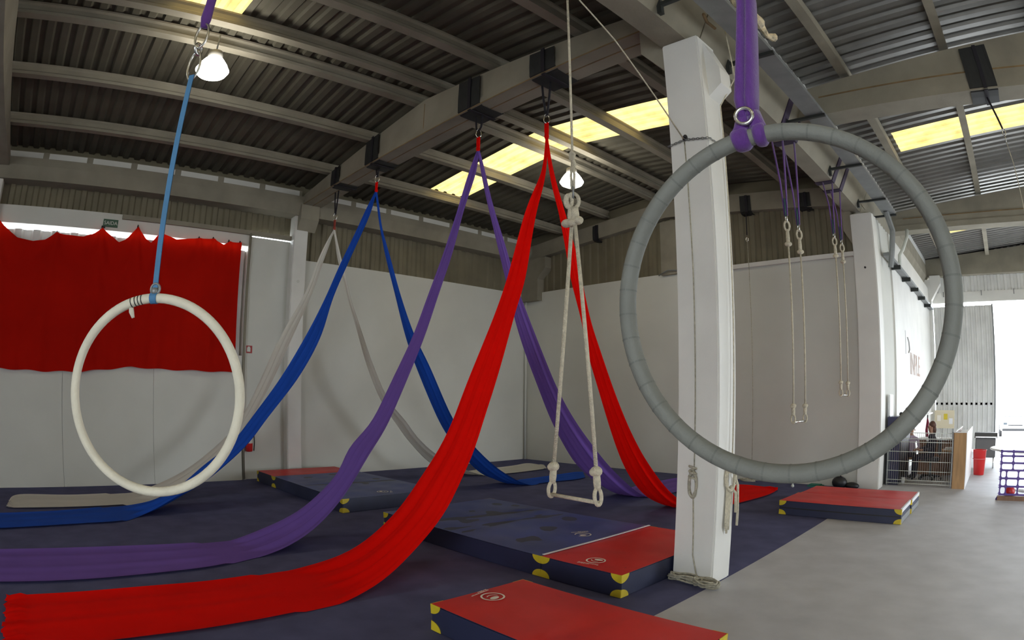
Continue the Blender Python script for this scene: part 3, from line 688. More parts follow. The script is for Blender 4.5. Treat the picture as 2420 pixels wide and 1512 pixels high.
# ------------------------------------------------------------------ trapezes
def trapeze(pl, pr, top, z_eye, z_knot, label, r=0.016, group=None, bar_mat='rope', splice=0.028, zk=0.13, two_tops=None, parts_small=False):
    pl, pr = Vector(pl), Vector(pr); mid = (pl+pr)/2
    t = thing('trapeze', (mid.x, mid.y, pl.z), label, 'trapeze', group)
    d = (pr-pl).normalized()
    MB().tube([pl, pr], r*0.95, 10).build('bar', M[bar_mat], t, smooth=True)
    for side, e in ((-1, pl), (1, pr)):
        tp = Vector(top) + d*side*(r*1.2) if two_tops is None else Vector(two_tops[0 if side < 0 else 1])
        s_ = Vector((0, 0, 1)); dr = (tp-e).normalized()
        kz = e + dr*zk*1.55
        mb = MB(); n = 18
        cen = e + dr*zk*0.30
        mb.tube([cen + d.cross(dr).normalized()*math.cos(2*math.pi*k/n)*splice*0.0 + (dr*math.sin(2*math.pi*k/n)*zk*0.42 + d.cross(Vector((0, 0, 1))).normalized()*math.cos(2*math.pi*k/n)*splice*1.15) for k in range(n)], r*0.95, 8, closed=True)
        mb.tube([cen + dr*zk*0.34, cen + dr*zk*0.7, kz], [splice*0.85, splice, splice*0.9], 10)
        mb.build('eye_splice', M['rope'], t, smooth=True)
        mb = MB().ball(kz, (splice*1.55, splice*1.55, splice*1.35)); mb.ball(kz + Vector((splice*0.7, 0, splice*0.2)), splice*0.95); mb.ball(kz + Vector((-splice*0.6, -splice*0.5, -splice*0.2)), splice)
        mb.build('rope_knot', M['rope'], t, smooth=True)
        MB().tube([kz, (kz+tp)/2, tp], r, 10).build('rope', M['rope'], t, smooth=True)
    return t
PL, PR = (9.281, -8.945, 1.023), (9.826, -9.026, 1.031)
X0, Y0 = 9.545, -8.993
tz = trapeze(PL, PR, (X0, Y0, 3.17), 3.42, 3.17, 'ivory rope trapeze hanging in the middle in front of a ceiling lamp', splice=0.030, zk=0.15)
mb = MB(); e2 = Vector((0.707, 0.707, 0))
mb.tube([(X0-0.018, Y0, 3.16), (X0-0.02, Y0, 3.24), (X0-0.016, Y0, 3.30)], [0.026, 0.034, 0.03], 10); mb.tube([(X0+0.018, Y0, 3.16), (X0+0.02, Y0, 3.24), (X0+0.016, Y0, 3.30)], [0.026, 0.034, 0.03], 10)
ring(mb, (X0, Y0, 3.36), 0.062, 0.0155, e2, (0, 0, 1), sx=0.75); ring(mb, Vector((X0, Y0, 3.355))-e2*0.035, 0.055, 0.0155, e2, (0, 0, 1), sx=0.5)
mb.build('head_splice', M['rope'], tz, smooth=True)
mb = MB().ball((X0-0.05, Y0-0.02, 3.175), (0.05, 0.04, 0.035)); mb.ball((X0+0.05, Y0, 3.185), (0.045, 0.04, 0.035)); mb.ball((X0, Y0-0.02, 3.17), (0.05, 0.04, 0.03))
mb.build('rope_knot', M['rope'], tz, smooth=True)
mb = MB(); ring(mb, (X0, Y0, 3.43), 0.05, 0.008, (0.7, -0.7, 0), (0, 0, 1), sx=0.6)
mb.build('carabiner', M['steel_grey'], tz, smooth=True)
# hoisting rope: knot, vertical run, pulley on the gutter beam, slanting run to the column
hr = thing('hoist_rope', (9.70, -7.45, 0.0), 'pale hoisting rope running from the ivory trapeze up and over to the column', 'rope')
mb = MB(); 
for dx in (-0.012, 0.012): mb.tube([(X0+dx, Y0, 3.46), (X0+dx*1.4, Y0, 3.58), (X0+dx, Y0, 3.66)], 0.0115, 8)
mb.tube([(X0, Y0, 3.64), (X0+0.022, Y0+0.01, 3.67), (X0+0.012, Y0, 3.71), (X0-0.022, Y0, 3.73), (X0-0.024, Y0, 3.78), (X0, Y0, 3.80), (X0+0.02, Y0, 3.76), (X0, Y0, 3.70)], 0.0125, 8)
mb.build('knot', M['rope'], hr, smooth=True)
mb = MB().tube([(X0, Y0, 3.66), (X0-0.005, Y0, 4.4), (X0-0.01, Y0, 5.52)], 0.0105, 8); mb.build('rope_run', M['rope'], hr, smooth=True)
mb = MB().tube([(X0-0.01, Y0+0.04, 5.54), (9.60, -8.4, 5.20), (9.70, -7.42, 4.44)], 0.0075, 8); mb.build('rope_run', M['rope'], hr, smooth=True)
mb = MB().tube([(9.70, -7.40, 4.42), (9.715, -7.396, 3.0), (9.72, -7.396, 1.1)], 0.0065, 8); mb.build('rope_run', M['rope_dirty'], hr, smooth=True)
mb = MB(); ring(mb, (X0-0.01, Y0+0.02, 5.56), 0.05, 0.018, (0.3, 0.95, 0), (0, 0, 1)); mb.tube([(X0-0.01, Y0+0.02, 5.60), (X0-0.01, Y0+0.02, 5.69)], 0.012, 6)
mb.build('pulley', M['steel_grey'], hr, smooth=True)
def coil(parent, c, w, h, turns, r, seed, m, upright=True, tail=0.0, ax=(1, 0, 0), nrm=(0, -1, 0)):
    rnd = random.Random(seed); pts = []; ax = Vector(ax); nv = Vector(nrm); N = turns*14
    for k in range(N):
        a = 2*math.pi*k/14; tt = k/14
        ww = w*(0.75+0.35*rnd.random()); hh = h*(0.85+0.2*rnd.random())
        pts.append(Vector(c) + ax*math.cos(a)*ww*0.5 + Vector((0, 0, 1))*math.sin(a)*hh*0.5 + nv*(0.012+0.02*abs(math.sin(tt*1.9))))
    mb = MB().tube(catmull(pts, N*2), r, 6)
    if upright:
        b = Vector(c) + Vector((0, 0, h*0.22)); mb.tube([b + ax*math.cos(2*math.pi*k/16)*w*0.42 + nv*(0.03+math.sin(2*math.pi*k/16)*0.03) + Vector((0, 0, 0.05*k/16)) for k in range(40)], r, 6)
    if tail: mb.tube([Vector(c) + Vector((0, 0, -h*0.3)) + nv*0.03, Vector(c) + ax*w*0.55 + Vector((0, 0, -h*0.6)) + nv*0.03, Vector(c) + ax*w*0.7 + Vector((0, 0, -h*0.5-tail)) + nv*0.02], r*1.2, 6)
    return mb.build('rope_coil', m, parent, smooth=True)
coil(hr, (9.722, -7.40, 0.98), 0.085, 0.26, 5, 0.010, 3, M['rope_dirty'])
mb = MB().tube([(9.72, -7.398, 0.86), (9.74, -7.40, 0.5), (9.745, -7.398, 0.28), (9.80, -7.41, 0.10), (9.86, -7.45, 0.03)], 0.0065, 6); mb.build('rope_run', M['rope_dirty'], hr, smooth=True)
# second rope tied off on the right side of the column
h2 = thing('tie_off_rope', (10.0, -7.12, 0.4), 'pale rope bundle tied on the right side of the column', 'rope')
MB().tube([(10.0, -7.13, 1.15), (9.995, -7.10, 3.0), (9.995, -7.06, 4.9), (10.20, -7.04, 5.2), (10.10, -6.95, 6.5)], 0.0075, 8).build('rope_run', M['rope'], h2, smooth=True)
coil(h2, (9.985, -7.16, 1.03), 0.13, 0.24, 6, 0.0115, 5, M['rope'], ax=(0.35, 0.94, 0), nrm=(0.85, -0.3, 0), tail=0.22)
mb = MB()
for k in range(5): mb.tube([(9.985+0.004*k, -7.20+0.02*k, 0.95), (9.99, -7.21+0.02*k, 0.72), (9.995, -7.22+0.018*k, 0.55-0.03*(k % 3))], 0.011, 6)
mb.tube([(10.0, -7.08, 1.08), (10.02, -7.02, 0.95), (10.02, -7.0, 0.70), (10.015, -6.99, 0.54)], 0.014, 6)
mb.build('loose_ends', M['rope'], h2, smooth=True)
# rope heap at the column foot
t = thing('rope_heap', (9.75, -7.48, 0.0), 'dirty white rope coiled on the carpet around the column foot', 'rope')
rnd = random.Random(9)
for cx, cy, w, d_, n in ((9.70, -7.44, 0.19, 0.05, 5), (9.95, -7.47, 0.14, 0.07, 5)):
    pts = [Vector((cx + math.cos(2*math.pi*k/12)*w*(0.8+0.3*rnd.random()), cy + math.sin(2*math.pi*k/12)*d_*(0.8+0.4*rnd.random()), 0.014+0.012*(k//12)+0.02*abs(math.sin(k*0.9)))) for k in range(12*n)]
    MB().tube(catmull(pts, len(pts)*2), 0.011, 6).build('rope_coil', M['rope_dirty'], t, smooth=True)
# chain round the column
t = thing('chain', (9.74, -7.40, 4.40), 'steel chain wrapped around the column under the slanting rope', 'chain')
mb = MB(); path = []
for k in range(19):
    s_ = k/18; x = 9.505 + 0.478*s_; z = 4.425 - 0.04*abs((x-9.70)/0.27)**1.2
    path.append((x, -7.395, z))
for k in range(8): path.append((9.98, -7.385+0.38*k/8, 4.385))
for i in range(len(path)-1):
    a, b = Vector(path[i]), Vector(path[i+1]); c = (a+b)/2; dd = (b-a).normalized(); up = Vector((0, 0, 1)) if i % 2 else dd.cross(Vector((0, 0, 1)))
    ring(mb, c + (Vector((0, -0.012, 0)) if i < 18 else Vector((0.012, 0, 0))), 0.019, 0.004, dd, up, 10, sx=1.0, sy=0.6)
mb.build('links', M['steel_grey'], t, smooth=True)
mb = MB(); ring(mb, (9.715, -7.41, 4.445), 0.022, 0.009, (1, 0, 0), (0, 0, 1)); mb.ball((9.72, -7.41, 4.46), 0.022); mb.build('shackle', M['black'], t, smooth=True)

# far trapezes on the gutter beam
GX = 9.74
def far_trapeze(ya, yb, zt, zbar, label):
    t = trapeze((GX, ya, zbar), (GX, yb, zbar), None, 0, 0, label, r=0.013, group='far trapezes under the gutter beam', bar_mat='chrome', splice=0.026, zk=0.14, two_tops=[(GX, ya, zt-0.33), (GX, yb, zt-0.33)])
    for y in (ya, yb):
        mb = MB(); ring(mb, (GX, y, zt-0.05), 0.07, 0.016, (0.7, 0.7, 0), (0, 0, 1), sx=0.6); mb.tube([(GX, y, zt-0.10), (GX, y, zt-0.22), (GX, y, zt-0.32)], [0.024, 0.03, 0.028], 8)
        mb.ball((GX, y, zt-0.31), (0.055, 0.055, 0.035)); mb.build('head_splice', M['rope'], t, smooth=True)
        mb = MB(); ring(mb, (GX, y, zt+0.06), 0.06, 0.008, (0.7, -0.7, 0), (0, 0, 1), sx=0.5); mb.build('carabiner', M['chrome'], t, smooth=True)
        mb = MB().tube([(GX-0.02, y, zt+0.10), (GX-0.03, y-0.03, zt+0.6), (GX-0.10, y-0.04, 5.66)], [0.02, 0.028, 0.03], 8, flat=0.4); mb.tube([(GX+0.02, y, zt+0.10), (GX+0.03, y+0.03, zt+0.6), (GX+0.06, y+0.05, 5.66)], [0.02, 0.028, 0.03], 8, flat=0.4)
        mb.build('sling', M['purple_web'], t, smooth=True)
        mb = MB().tube([(GX, y, zt+0.09), (GX, y, zt+0.35)], 0.03, 8, flat=0.5); mb.build('sling_sleeve', mat('teal_webbing', (0.05, 0.10, 0.11), 0.8), t, smooth=True)
        mb = MB(); k = 0.014
        poly = [(9.50-k, 5.68-k), (9.82+k, 5.68-k), (10.04+k, 6.12), (10.04+k, 6.53), (10.04, 6.53), (10.04, 6.12), (9.82, 5.68), (9.50, 5.68), (9.38, 6.12), (9.38, 6.53), (9.38-k, 6.53), (9.38-k, 6.12)]
        mb.prism(poly, 'y', y-0.06, y+0.10); mb.build('beam_strap', mat('dark_purple_pad', (0.035, 0.02, 0.05), 0.8), t)
    return t
far_trapeze(-4.63, -4.11, 4.23, 1.49, 'rope trapeze with steel bar before the end wall, nearer of the far pair')
far_trapeze(-2.08, -1.57, 4.60, 1.87, 'rope trapeze with steel bar before the end wall, farther and higher of the pair')

# ------------------------------------------------------------------ crash mats
def corner_patch(mb, cx, cy, sx, sy, z_edge, dz, r=0.115, h=0.078):
    # quarter discs on the two side faces that meet at a corner; z_edge = top or bottom edge, dz = -1 / +1 towards the middle
    n = 7; e = 0.005
    for face in (0, 1):
        pts = [(0.0, 0.0)] + [(r*math.cos(a), h*math.sin(a)) for a in [math.pi/2*k/(n-1) for k in range(n)]]
        vs = []
        for out in (0.0, e):
            for a, b in pts:
                if face == 0: vs.append((cx - sx*a + sx*(e if a == 0 else 0), cy + sy*(out+0.001), z_edge + dz*b))
                else: vs.append((cx + sx*(out+0.001), cy - sy*a + sy*(e if a == 0 else 0), z_edge + dz*b))
        m_ = len(pts); fs = [list(range(m_)), [m_+i for i in range(m_)][::-1]] + [[i, (i+1) % m_, m_+(i+1) % m_, m_+i] for i in range(m_)]
        mb._add(vs, fs)
def crash_mat(x0, x1, y0, y1, top, label, seed, logo=None, T=0.225, wr=0.006, group='crash mats on the carpet', crease=None, layers=1, rot=0.0):
    cx, cy = (x0+x1)/2, (y0+y1)/2
    t = thing('crash_mat', (cx, cy, 0.0), label, 'gym mat', group)
    mb = MB().box(x0, x1, y0, y1, 0.003, T-0.004); mb.build('side_cover', M['mat_side'], t, bevel=0.008)
    rnd = random.Random(seed); nx, ny = max(12, int((x1-x0)*18)), max(10, int((y1-y0)*18)); ph = [rnd.uniform(0, 6.28) for _ in range(8)]
    rows = []
    for i in range(nx+1):
        row = []
        for j in range(ny+1):
            a, b = i/nx, j/ny; x = x0+(x1-x0)*a; y = y0+(y1-y0)*b
            win = min(1, 9*a, 9*(1-a), 9*b, 9*(1-b))
            d = wr*(math.sin(5*x+2*y+ph[0])*0.6 + math.sin(9*y-4*x+ph[1])*0.5 + math.sin(17*x+6*y+ph[2])*0.25 + math.sin(21*y+9*x+ph[3])*0.2)
            if crease:
                for (ca, cs, cd_) in crease: d -= cd_*math.exp(-((x-ca-cs*(y-y0))/0.05)**2)
            row.append((x, y, T + 0.004 + d*win - 0.006*(1-win)))
        rows.append(row)
    mb = MB().grid(rows)
    o = mb.build('top_cover', top, t, smooth=True)
    for sx, ex in ((-1, x0), (1, x1)):
        for sy, ey in ((-1, y0), (1, y1)):
            for ze, dz in ((T-0.002, -1), (0.006, 1)):
                mb = MB(); corner_patch(mb, ex, ey, sx, sy, ze, dz); mb.build('corner_patch', M['yellow'], t)
    MB().box(x0-0.001, x1+0.001, y0-0.0015, y0, T*0.46, T*0.54).build('seam_band', M['black'], t) if layers == 2 else None
    if logo:
        lx, ly, ang = logo; ca, sa = math.cos(ang), math.sin(ang); z = T+0.012
        def W(p, q): return (lx + p*ca - q*sa, ly + p*sa + q*ca, z)
        mb = MB(); n = 32
        rows = [[W(r*math.cos(2*math.pi*k/n), r*math.sin(2*math.pi*k/n)) for k in range(n+1)] for r in (0.082, 0.098)]; mb.grid(rows)
        rows = [[W(-0.015+r*math.cos(2*math.pi*k/n), -0.03+0.6*r*math.sin(2*math.pi*k/n)) for k in range(n+1)] for r in (0.0, 0.045)]; mb.grid(rows)
        rows = [[W(-0.005+r*math.cos(a), -0.02+r*math.sin(a)) for a in [0.2+2.0*k/12 for k in range(13)]] for r in (0.052, 0.062)]; mb.grid(rows)
        rnd = random.Random(seed+1); p = -0.10
        while p < 0.10:
            w = rnd.uniform(0.008, 0.02); h = rnd.uniform(0.012, 0.02)
            mb.grid([[W(p, 0.125), W(p+w, 0.125)], [W(p, 0.125+h), W(p+w, 0.125+h)]])
            if p > -0.02: mb.grid([[W(p, 0.15), W(p+w, 0.15)], [W(p, 0.15+h*0.7), W(p+w, 0.15+h*0.7)]])
            p += w+0.006
        o = mb.build('printed_logo', M['print'], t); o['label'] = 'white ring logo print'
    return t
crash_mat(8.94, 10.89, -9.90, -8.92, M['mat_red'], 'red crash mat in the foreground at the bottom edge', 21, (9.14, -9.45, 1.75), crease=[(10.0, 0.15, 0.006)])
crash_mat(8.505, 9.490, -8.23, -6.29, M['mat_red'], 'red crash mat beside the column foot, joined to a blue mat', 22, (9.03, -8.02, 3.3))
crash_mat(5.55, 8.50, -8.23, -6.29, M['mat_blue'], 'large blue crash mat in the middle behind the red silk tail', 23, (8.22, -7.24, 1.0), wr=0.009, crease=[(6.35, 0.2, 0.02), (6.9, 0.15, 0.014), (7.15, -0.1, 0.012)])
crash_mat(1.365, 4.33, -8.23, -6.33, M['mat_blue'], 'large blue crash mat by the left wall behind the purple silk', 24, (4.08, -7.35, -0.6), wr=0.008, crease=[(2.75, 0.1, 0.02)])
crash_mat(0.38, 1.36, -8.23, -6.38, M['mat_red'], 'faded red crash mat touching the left wall', 25, None)
fm1 = crash_mat(9.16, 11.15, -3.50, -2.575, M['mat_red'], 'red crash mat at right by the end wall, nearer of two', 26, None, layers=2)
fm2 = crash_mat(9.20, 11.17, -2.57, -1.645, M['mat_red'], 'red crash mat at right by the end wall, farther of two', 27, None, layers=2)
for t_, ya, yb in ((fm1, -3.48, -2.60), (fm2, -2.55, -1.67)):
    x = 11.152 if t_ is fm1 else 11.172
    MB().box(x-0.02, x+0.006, ya, yb, 0.175, 0.232).build('white_flap', M['zip'], t_)
    MB().box(x-0.02, x+0.006, ya, yb, 0.012, 0.10).build('side_flap', M['steel_grey'], t_)
o = MB().box(8.488, 8.518, -8.2, -6.29, 0.2315, 0.236).build('white_flap', M['zip'], bpy.data.objects['crash_mat.001'])

# ------------------------------------------------------------------ red curtain over the sliding door
TOP = [(-14.35, 5.2), (-14.024, 4.992), (-13.93, 4.902), (-13.745, 4.775), (-13.577, 4.673), (-13.222, 4.62), (-12.97, 4.67), (-12.736, 4.828), (-12.518, 4.794), (-12.14, 4.789), (-11.948, 4.86), (-11.755, 4.993), (-11.602, 4.889), (-11.371, 4.739), (-11.227, 4.808), (-10.993, 5.093), (-10.808, 4.878), (-10.676, 4.79), (-10.583, 4.914), (-10.491, 5.03), (-10.366, 4.993), (-10.134, 4.916), (-9.705, 4.99), (-9.297, 5.024), (-9.065, 4.927), (-8.946, 5.006), (-8.671, 5.012)]
BOT = [(-14.35, 2.24), (-13.7, 2.212), (-12.79, 2.178), (-11.98, 2.188), (-10.91, 2.305), (-10.37, 2.279), (-8.70, 2.257)]
HANG = [-14.3, -12.73, -11.755, -10.993, -10.491, -9.62, -9.30, -8.94, -8.68]
def interp(T, y):
    for a, b in zip(T[:-1], T[1:]):
        if a[0] <= y <= b[0]: k = (y-a[0])/(b[0]-a[0]); return a[1]*(1-k)+b[1]*k
    return T[-1][1] if y > T[-1][0] else T[0][1]
ct = thing('curtain', (0.15, -11.5, 2.2), 'dark red cloth curtain sagging over the door on the left wall', 'curtain')
NY, NZ = 230, 70; rows = []
for i in range(NZ+1):
    s_ = i/NZ; row = []
    for k in range(NY+1):
        y = -14.35 + 5.68*k/NY; z1, z0 = interp(TOP, y), interp(BOT, y); z = z1 + (z0-z1)*s_
        d = 0.0
        for h in HANG:                       # folds fan out from each hook
            w = 0.05 + 0.42*s_
            d += 0.055*math.exp(-((y-h-0.10*s_*math.sin(h*5))/w)**2)*(1-0.55*s_)
        d += 0.030*s_*(math.sin(5.1*y+0.6*math.sin(3*s_+y)) + 0.6*math.sin(11.7*y+1.1*s_*3) + 0.35*math.sin(23*y+2*s_))
        # swags between the hooks
        for a, b in zip(HANG[:-1], HANG[1:]):
            if a < y < b and b-a > 0.4:
                m_ = (2*(y-a)/(b-a)-1); amp = min(0.05, 0.03*(b-a))
                d += amp*math.sin(9*(s_*2.4 - 0.65*(1-m_*m_)))*(1-m_*m_)*math.exp(-1.1*s_)
        row.append((0.145 + d, y, z + 0.012*math.sin(9*y)*s_))
    rows.append(row)
MB().grid(rows).build('cloth', M['curtain'], ct, smooth=True)
for h in HANG: MB().tube([(0.03, h, interp(TOP, h)+0.02), (0.09, h, interp(TOP, h)+0.05), (0.16, h, interp(TOP, h)-0.01)], 0.012, 6).build('hook', M['steel_dark'], ct, smooth=True)

# ------------------------------------------------------------------ signs
def text_mesh(txt, size, name, m, parent, loc, rot, ext=0.002):
    cu = bpy.data.curves.new(name, 'FONT'); cu.body = txt; cu.size = size; cu.extrude = ext; cu.align_x = 'CENTER'; cu.align_y = 'CENTER'
    tmp = bpy.data.objects.new(name+'_tmp', cu); COL.objects.link(tmp); bpy.context.view_layer.update()
    me = bpy.data.meshes.new_from_object(tmp.evaluated_get(bpy.context.evaluated_depsgraph_get())); bpy.data.objects.remove(tmp); me.name = name
    me.materials.clear(); me.materials.append(m)
    o = bpy.data.objects.new(name, me); COL.objects.link(o)
    if parent is not None: o.parent = parent; o.location = Vector(loc) - WORLD.get(parent.name, Vector((0, 0, 0)))
    else: o.location = loc
    o.rotation_euler = rot; WORLD[o.name] = Vector(loc); return o
sg = thing('exit_sign', (0.04, -11.59, 5.07), 'small green exit sign with white lettering above the red curtain', 'sign')
MB().box(0.032, 0.045, -11.75, -11.43, 5.055, 5.215).build('plate', M['green'], sg)
text_mesh('SAIDA', 0.105, 'lettering', M['sign_white'], sg, (0.0475, -11.59, 5.135), (math.pi/2, 0, math.pi/2))
MB().box(0.03, 0.10, -11.78, -11.70, 5.0, 5.06).build('bracket', M['black'], sg)
fs = thing('fire_sign', (0.01, -8.306, 2.69), 'small square red fire extinguisher sign on the left wall', 'sign')
MB().box(0.001, 0.008, -8.385, -8.225, 2.685, 2.845).build('plate', M['sign_red'], fs)
mb = MB().box(0.008, 0.010, -8.345, -8.265, 2.715, 2.795); mb.prism([(-8.345, 2.795), (-8.265, 2.795), (-8.285, 2.825), (-8.325, 2.825)], 'x', 0.008, 0.010); mb.build('symbol', M['sign_white'], fs)
fe = thing('fire_extinguisher', (0.11, -8.31, 0.55), 'red fire extinguisher on the left wall, mostly behind the blue silk', 'fire extinguisher')
MB().lathe([(0.06, 0.0), (0.078, 0.02), (0.08, 0.36), (0.06, 0.42), (0.025, 0.45), (0.02, 0.48)], (0.11, -8.31, 0.60), 20).build('cylinder', M['plastic_red'], fe, smooth=True)
MB().lathe([(0.081, 0.0), (0.081, 0.10)], (0.11, -8.31, 0.78), 20, caps=False).build('label_band', M['sign_white'], fe, smooth=True)
mb = MB().box(0.09, 0.13, -8.40, -8.26, 1.08, 1.10); mb.box(0.09, 0.13, -8.40, -8.28, 1.12, 1.14); mb.tube([(0.11, -8.31, 1.09), (0.16, -8.22, 1.05), (0.18, -8.21, 0.8), (0.16, -8.22, 0.62)], 0.012, 8)
mb.build('valve_and_hose', M['black'], fe, smooth=True)
MB().box(0.0, 0.035, -8.36, -8.26, 0.72, 0.80).build('wall_bracket', M['steel_grey'], fe)
dv = thing('wall_dial', (0.235, -7.29, 4.3), 'faint round mark on the left wall pilaster', 'wall fitting')
MB().tube([(0.232, -7.29, 4.30), (0.240, -7.29, 4.30)], 0.035, 16).build('disc', M['white'], dv)
wl_ = thing('wall_lettering', (10.06, 5.2, 2.4), 'faded brown lettering with a pale emblem on the far side wall', 'lettering')
text_mesh('INPLE', 0.85, 'letters', M['letter'], wl_, (10.066, 5.45, 2.72), (math.pi/2, 0, math.pi/2))
mb = MB().box(10.06, 10.066, 3.60, 3.68, 2.95, 3.55); mb.tube([(10.062, 3.9, 3.40), (10.062, 4.15, 3.30), (10.062, 4.25, 3.10), (10.062, 4.05, 3.0)], 0.03, 6, flat=0.1)
mb.build('emblem', mat('pale_print', (0.50, 0.49, 0.50), 0.7), wl_)

# ------------------------------------------------------------------ ceiling lamps
def lamp(x, y, z, label):
    t = thing('ceiling_lamp', (x, y, z), label, 'ceiling lamp', 'high bay lamps under the roof ridges')
    MB().lathe([(0.225, 0.03), (0.245, 0.0), (0.21, -0.055), (0.12, -0.10), (0.0005, -0.115)], (x, y, z), 32, caps=False).build('diffuser', M['lamp_glow'], t, smooth=True)
    MB().lathe([(0.11, 0.20), (0.15, 0.155), (0.20, 0.085), (0.228, 0.03)], (x, y, z), 32, caps=False).build('reflector', M['lamp_glow'], t, smooth=True)
    MB().lathe([(0.05, 0.32), (0.105, 0.30), (0.115, 0.20), (0.09, 0.19)], (x, y, z), 24).build('housing', M['lamp_housing'], t, smooth=True)
    MB().tube([(x, y, z+0.31), (x, y, z+0.62)], 0.012, 8).build('suspension', M['steel_grey'], t, smooth=True)
    return t
lamp(4.93, -10.93, 6.17, 'glowing bell-shaped ceiling lamp at upper left beside the blue strap')
lamp(4.93, -3.62, 6.17, 'glowing bell-shaped ceiling lamp behind the head of the ivory trapeze')
lamp(4.93, -17.9, 6.17, 'glowing ceiling lamp under the left roof ridge, behind the viewer')
lamp(15.2, -14.6, 6.5, 'glowing ceiling lamp under the right roof ridge, behind the viewer')
lamp(15.2, -7.5, 6.5, 'glowing ceiling lamp under the right roof ridge, out of view to the right')

# ------------------------------------------------------------------ cable tray along the gutter beam
ty = thing('cable_tray', (10.32, -6.0, 5.75), 'long grey steel cable tray carried on brackets along the gutter beam', 'cable tray')
def trayz(y): return 5.80
MB().prism([(10.20, 5.80), (10.48, 5.80), (10.48, 5.86), (10.475, 5.86), (10.475, 5.805), (10.205, 5.805), (10.205, 5.86), (10.20, 5.86)], 'y', -14.0, 0.9).build('channel', M['steel_grey'], ty)
for k, y in enumerate((-10.0, -7.95, -6.45, -4.55, -2.4, -0.35, 0.85)):
    mb = MB().box(9.90, 10.50, y-0.025, y+0.025, 5.76, 5.80); mb.box(9.86, 9.91, y-0.03, y+0.03, 5.66, 5.84)
    mb.build('bracket', M['steel_dark'], ty)
mb = MB(); rnd = random.Random(4)
for k in range(7):
    pts = [(10.25+0.03*k+0.01*rnd.uniform(-1, 1), -14+0.5*i, 5.825+0.012*rnd.random()+0.006*k % 0.02) for i in range(29)]
    mb.tube(pts, 0.013, 6)
mb.build('cables', M['black'], ty, smooth=True)
mb = MB(); pts = [(10.52+0.03*math.sin(i*1.3), -8.4+0.13*i, 5.98+0.035*math.sin(i*2.1)) for i in range(16)]
mb.tube(pts, [0.05+0.02*math.sin(i*1.7) for i in range(16)], 8); mk = mb.build('wrapped_bundle', M['foil'], ty); mk['label'] = 'pale crumpled wrapping around cables'
MB().tube([(10.15, -7.5, 5.82), (10.08, -7.3, 5.86), (10.05, -7.05, 5.93)], 0.02, 6).build('cable_loop', M['brown_conc'], ty, smooth=True)
t = thing('cable_drop', (10.25, 0.9, 5.0), 'dark cable duct bending down beside the far column', 'cable duct')
MB().tube([(10.30, 0.6, 5.82), (10.36, 0.9, 5.45), (10.30, 0.9, 5.0), (10.22, 1.0, 4.66)], 0.07, 8).build('duct', M['steel_grey'], t)
t = thing('wall_conduit', (10.2, 4.0, 4.6), 'row of conduits and cables sloping along the far side wall', 'conduit')
MB().box(10.08, 10.24, 0.9, 9.9, 4.90, 4.97).build('tray', M['steel_grey'], t)
for y in (2.0, 3.6, 5.2, 6.8, 8.4): MB().box(10.06, 10.30, y-0.03, y+0.03, 4.80, 4.90).build('bracket', M['steel_dark'], t)
mb = MB(); rnd = random.Random(3)
for k in range(4): mb.tube([(10.12+0.03*k, 1.0+0.6*i, 4.985+0.02*rnd.random()) for i in range(15)], 0.014, 6)
mb.build('cables', M['sign_white'], t, smooth=True)
t = thing('bent_pipe', (10.3, 2.6, 5.0), 'white bent ventilation pipe below the far roof beam', 'pipe')
MB().tube([(10.45, 2.75, 5.93), (10.44, 2.7, 5.75), (10.30, 2.6, 5.40), (10.22, 2.5, 5.25), (10.20, 2.5, 4.98)], 0.045, 10).build('pipe', M['sign_white'], t, smooth=True)
t = thing('bolt_hole', (9.86, -0.165, 4.45), 'dark bolt on the far column face', 'bolt')
MB().tube([(9.86, -0.158, 4.45), (9.86, -0.185, 4.45)], 0.022, 10).build('bolt_head', M['black'], t)

# ------------------------------------------------------------------ small things at the foot of the end wall
t = thing('rope_bundle', (7.15, -0.25, 0.0), 'thin rope bundle lying at the foot of the end wall', 'rope')
pts = [Vector((7.15+0.20*math.cos(2*math.pi*k/14)*(0.7+0.4*random.random()), -0.22+0.09*math.sin(2*math.pi*k/14), 0.012+0.012*(k//14))) for k in range(56)]
MB().tube(catmull(pts, 110), 0.008, 6).build('rope_coil', M['rope_dirty'], t, smooth=True)
t = thing('floor_pin', (8.45, -0.9, 0.0), 'white rod standing in the carpet before the end wall', 'rod')
mb = MB().tube([(8.35, -0.62, 0.2), (8.35, -0.62, 0.03)], 0.02, 8); mb.ball((8.35, -0.62, 0.035), 0.035); mb.build('rod', M['sign_white'], t, smooth=True)
t = thing('folded_cloth', (8.72, -0.25, 0.0), 'folded teal cloth at the foot of the end wall', 'cloth')
mb = MB().box(8.58, 8.90, -0.36, -0.10, 0.0, 0.03); mb.box(8.60, 8.86, -0.33, -0.12, 0.03, 0.05); mb.build('cloth', mat('teal_cloth', (0.04, 0.22, 0.17), 0.9), t, bevel=0.012)
t = thing('gear_bag', (9.35, -0.3, 0.0), 'small black gear bag by the end wall behind the red mats', 'bag')
mb = MB().ball((9.28, -0.28, 0.12), (0.17, 0.13, 0.13)); mb.ball((9.55, -0.26, 0.07), (0.16, 0.11, 0.07)); mb.build('bag_body', M['black'], t, smooth=True)
MB().tube([(9.18, -0.3, 0.2), (9.28, -0.32, 0.28), (9.38, -0.3, 0.2)], 0.014, 6).build('handle', M['strap_black'], t, smooth=True)

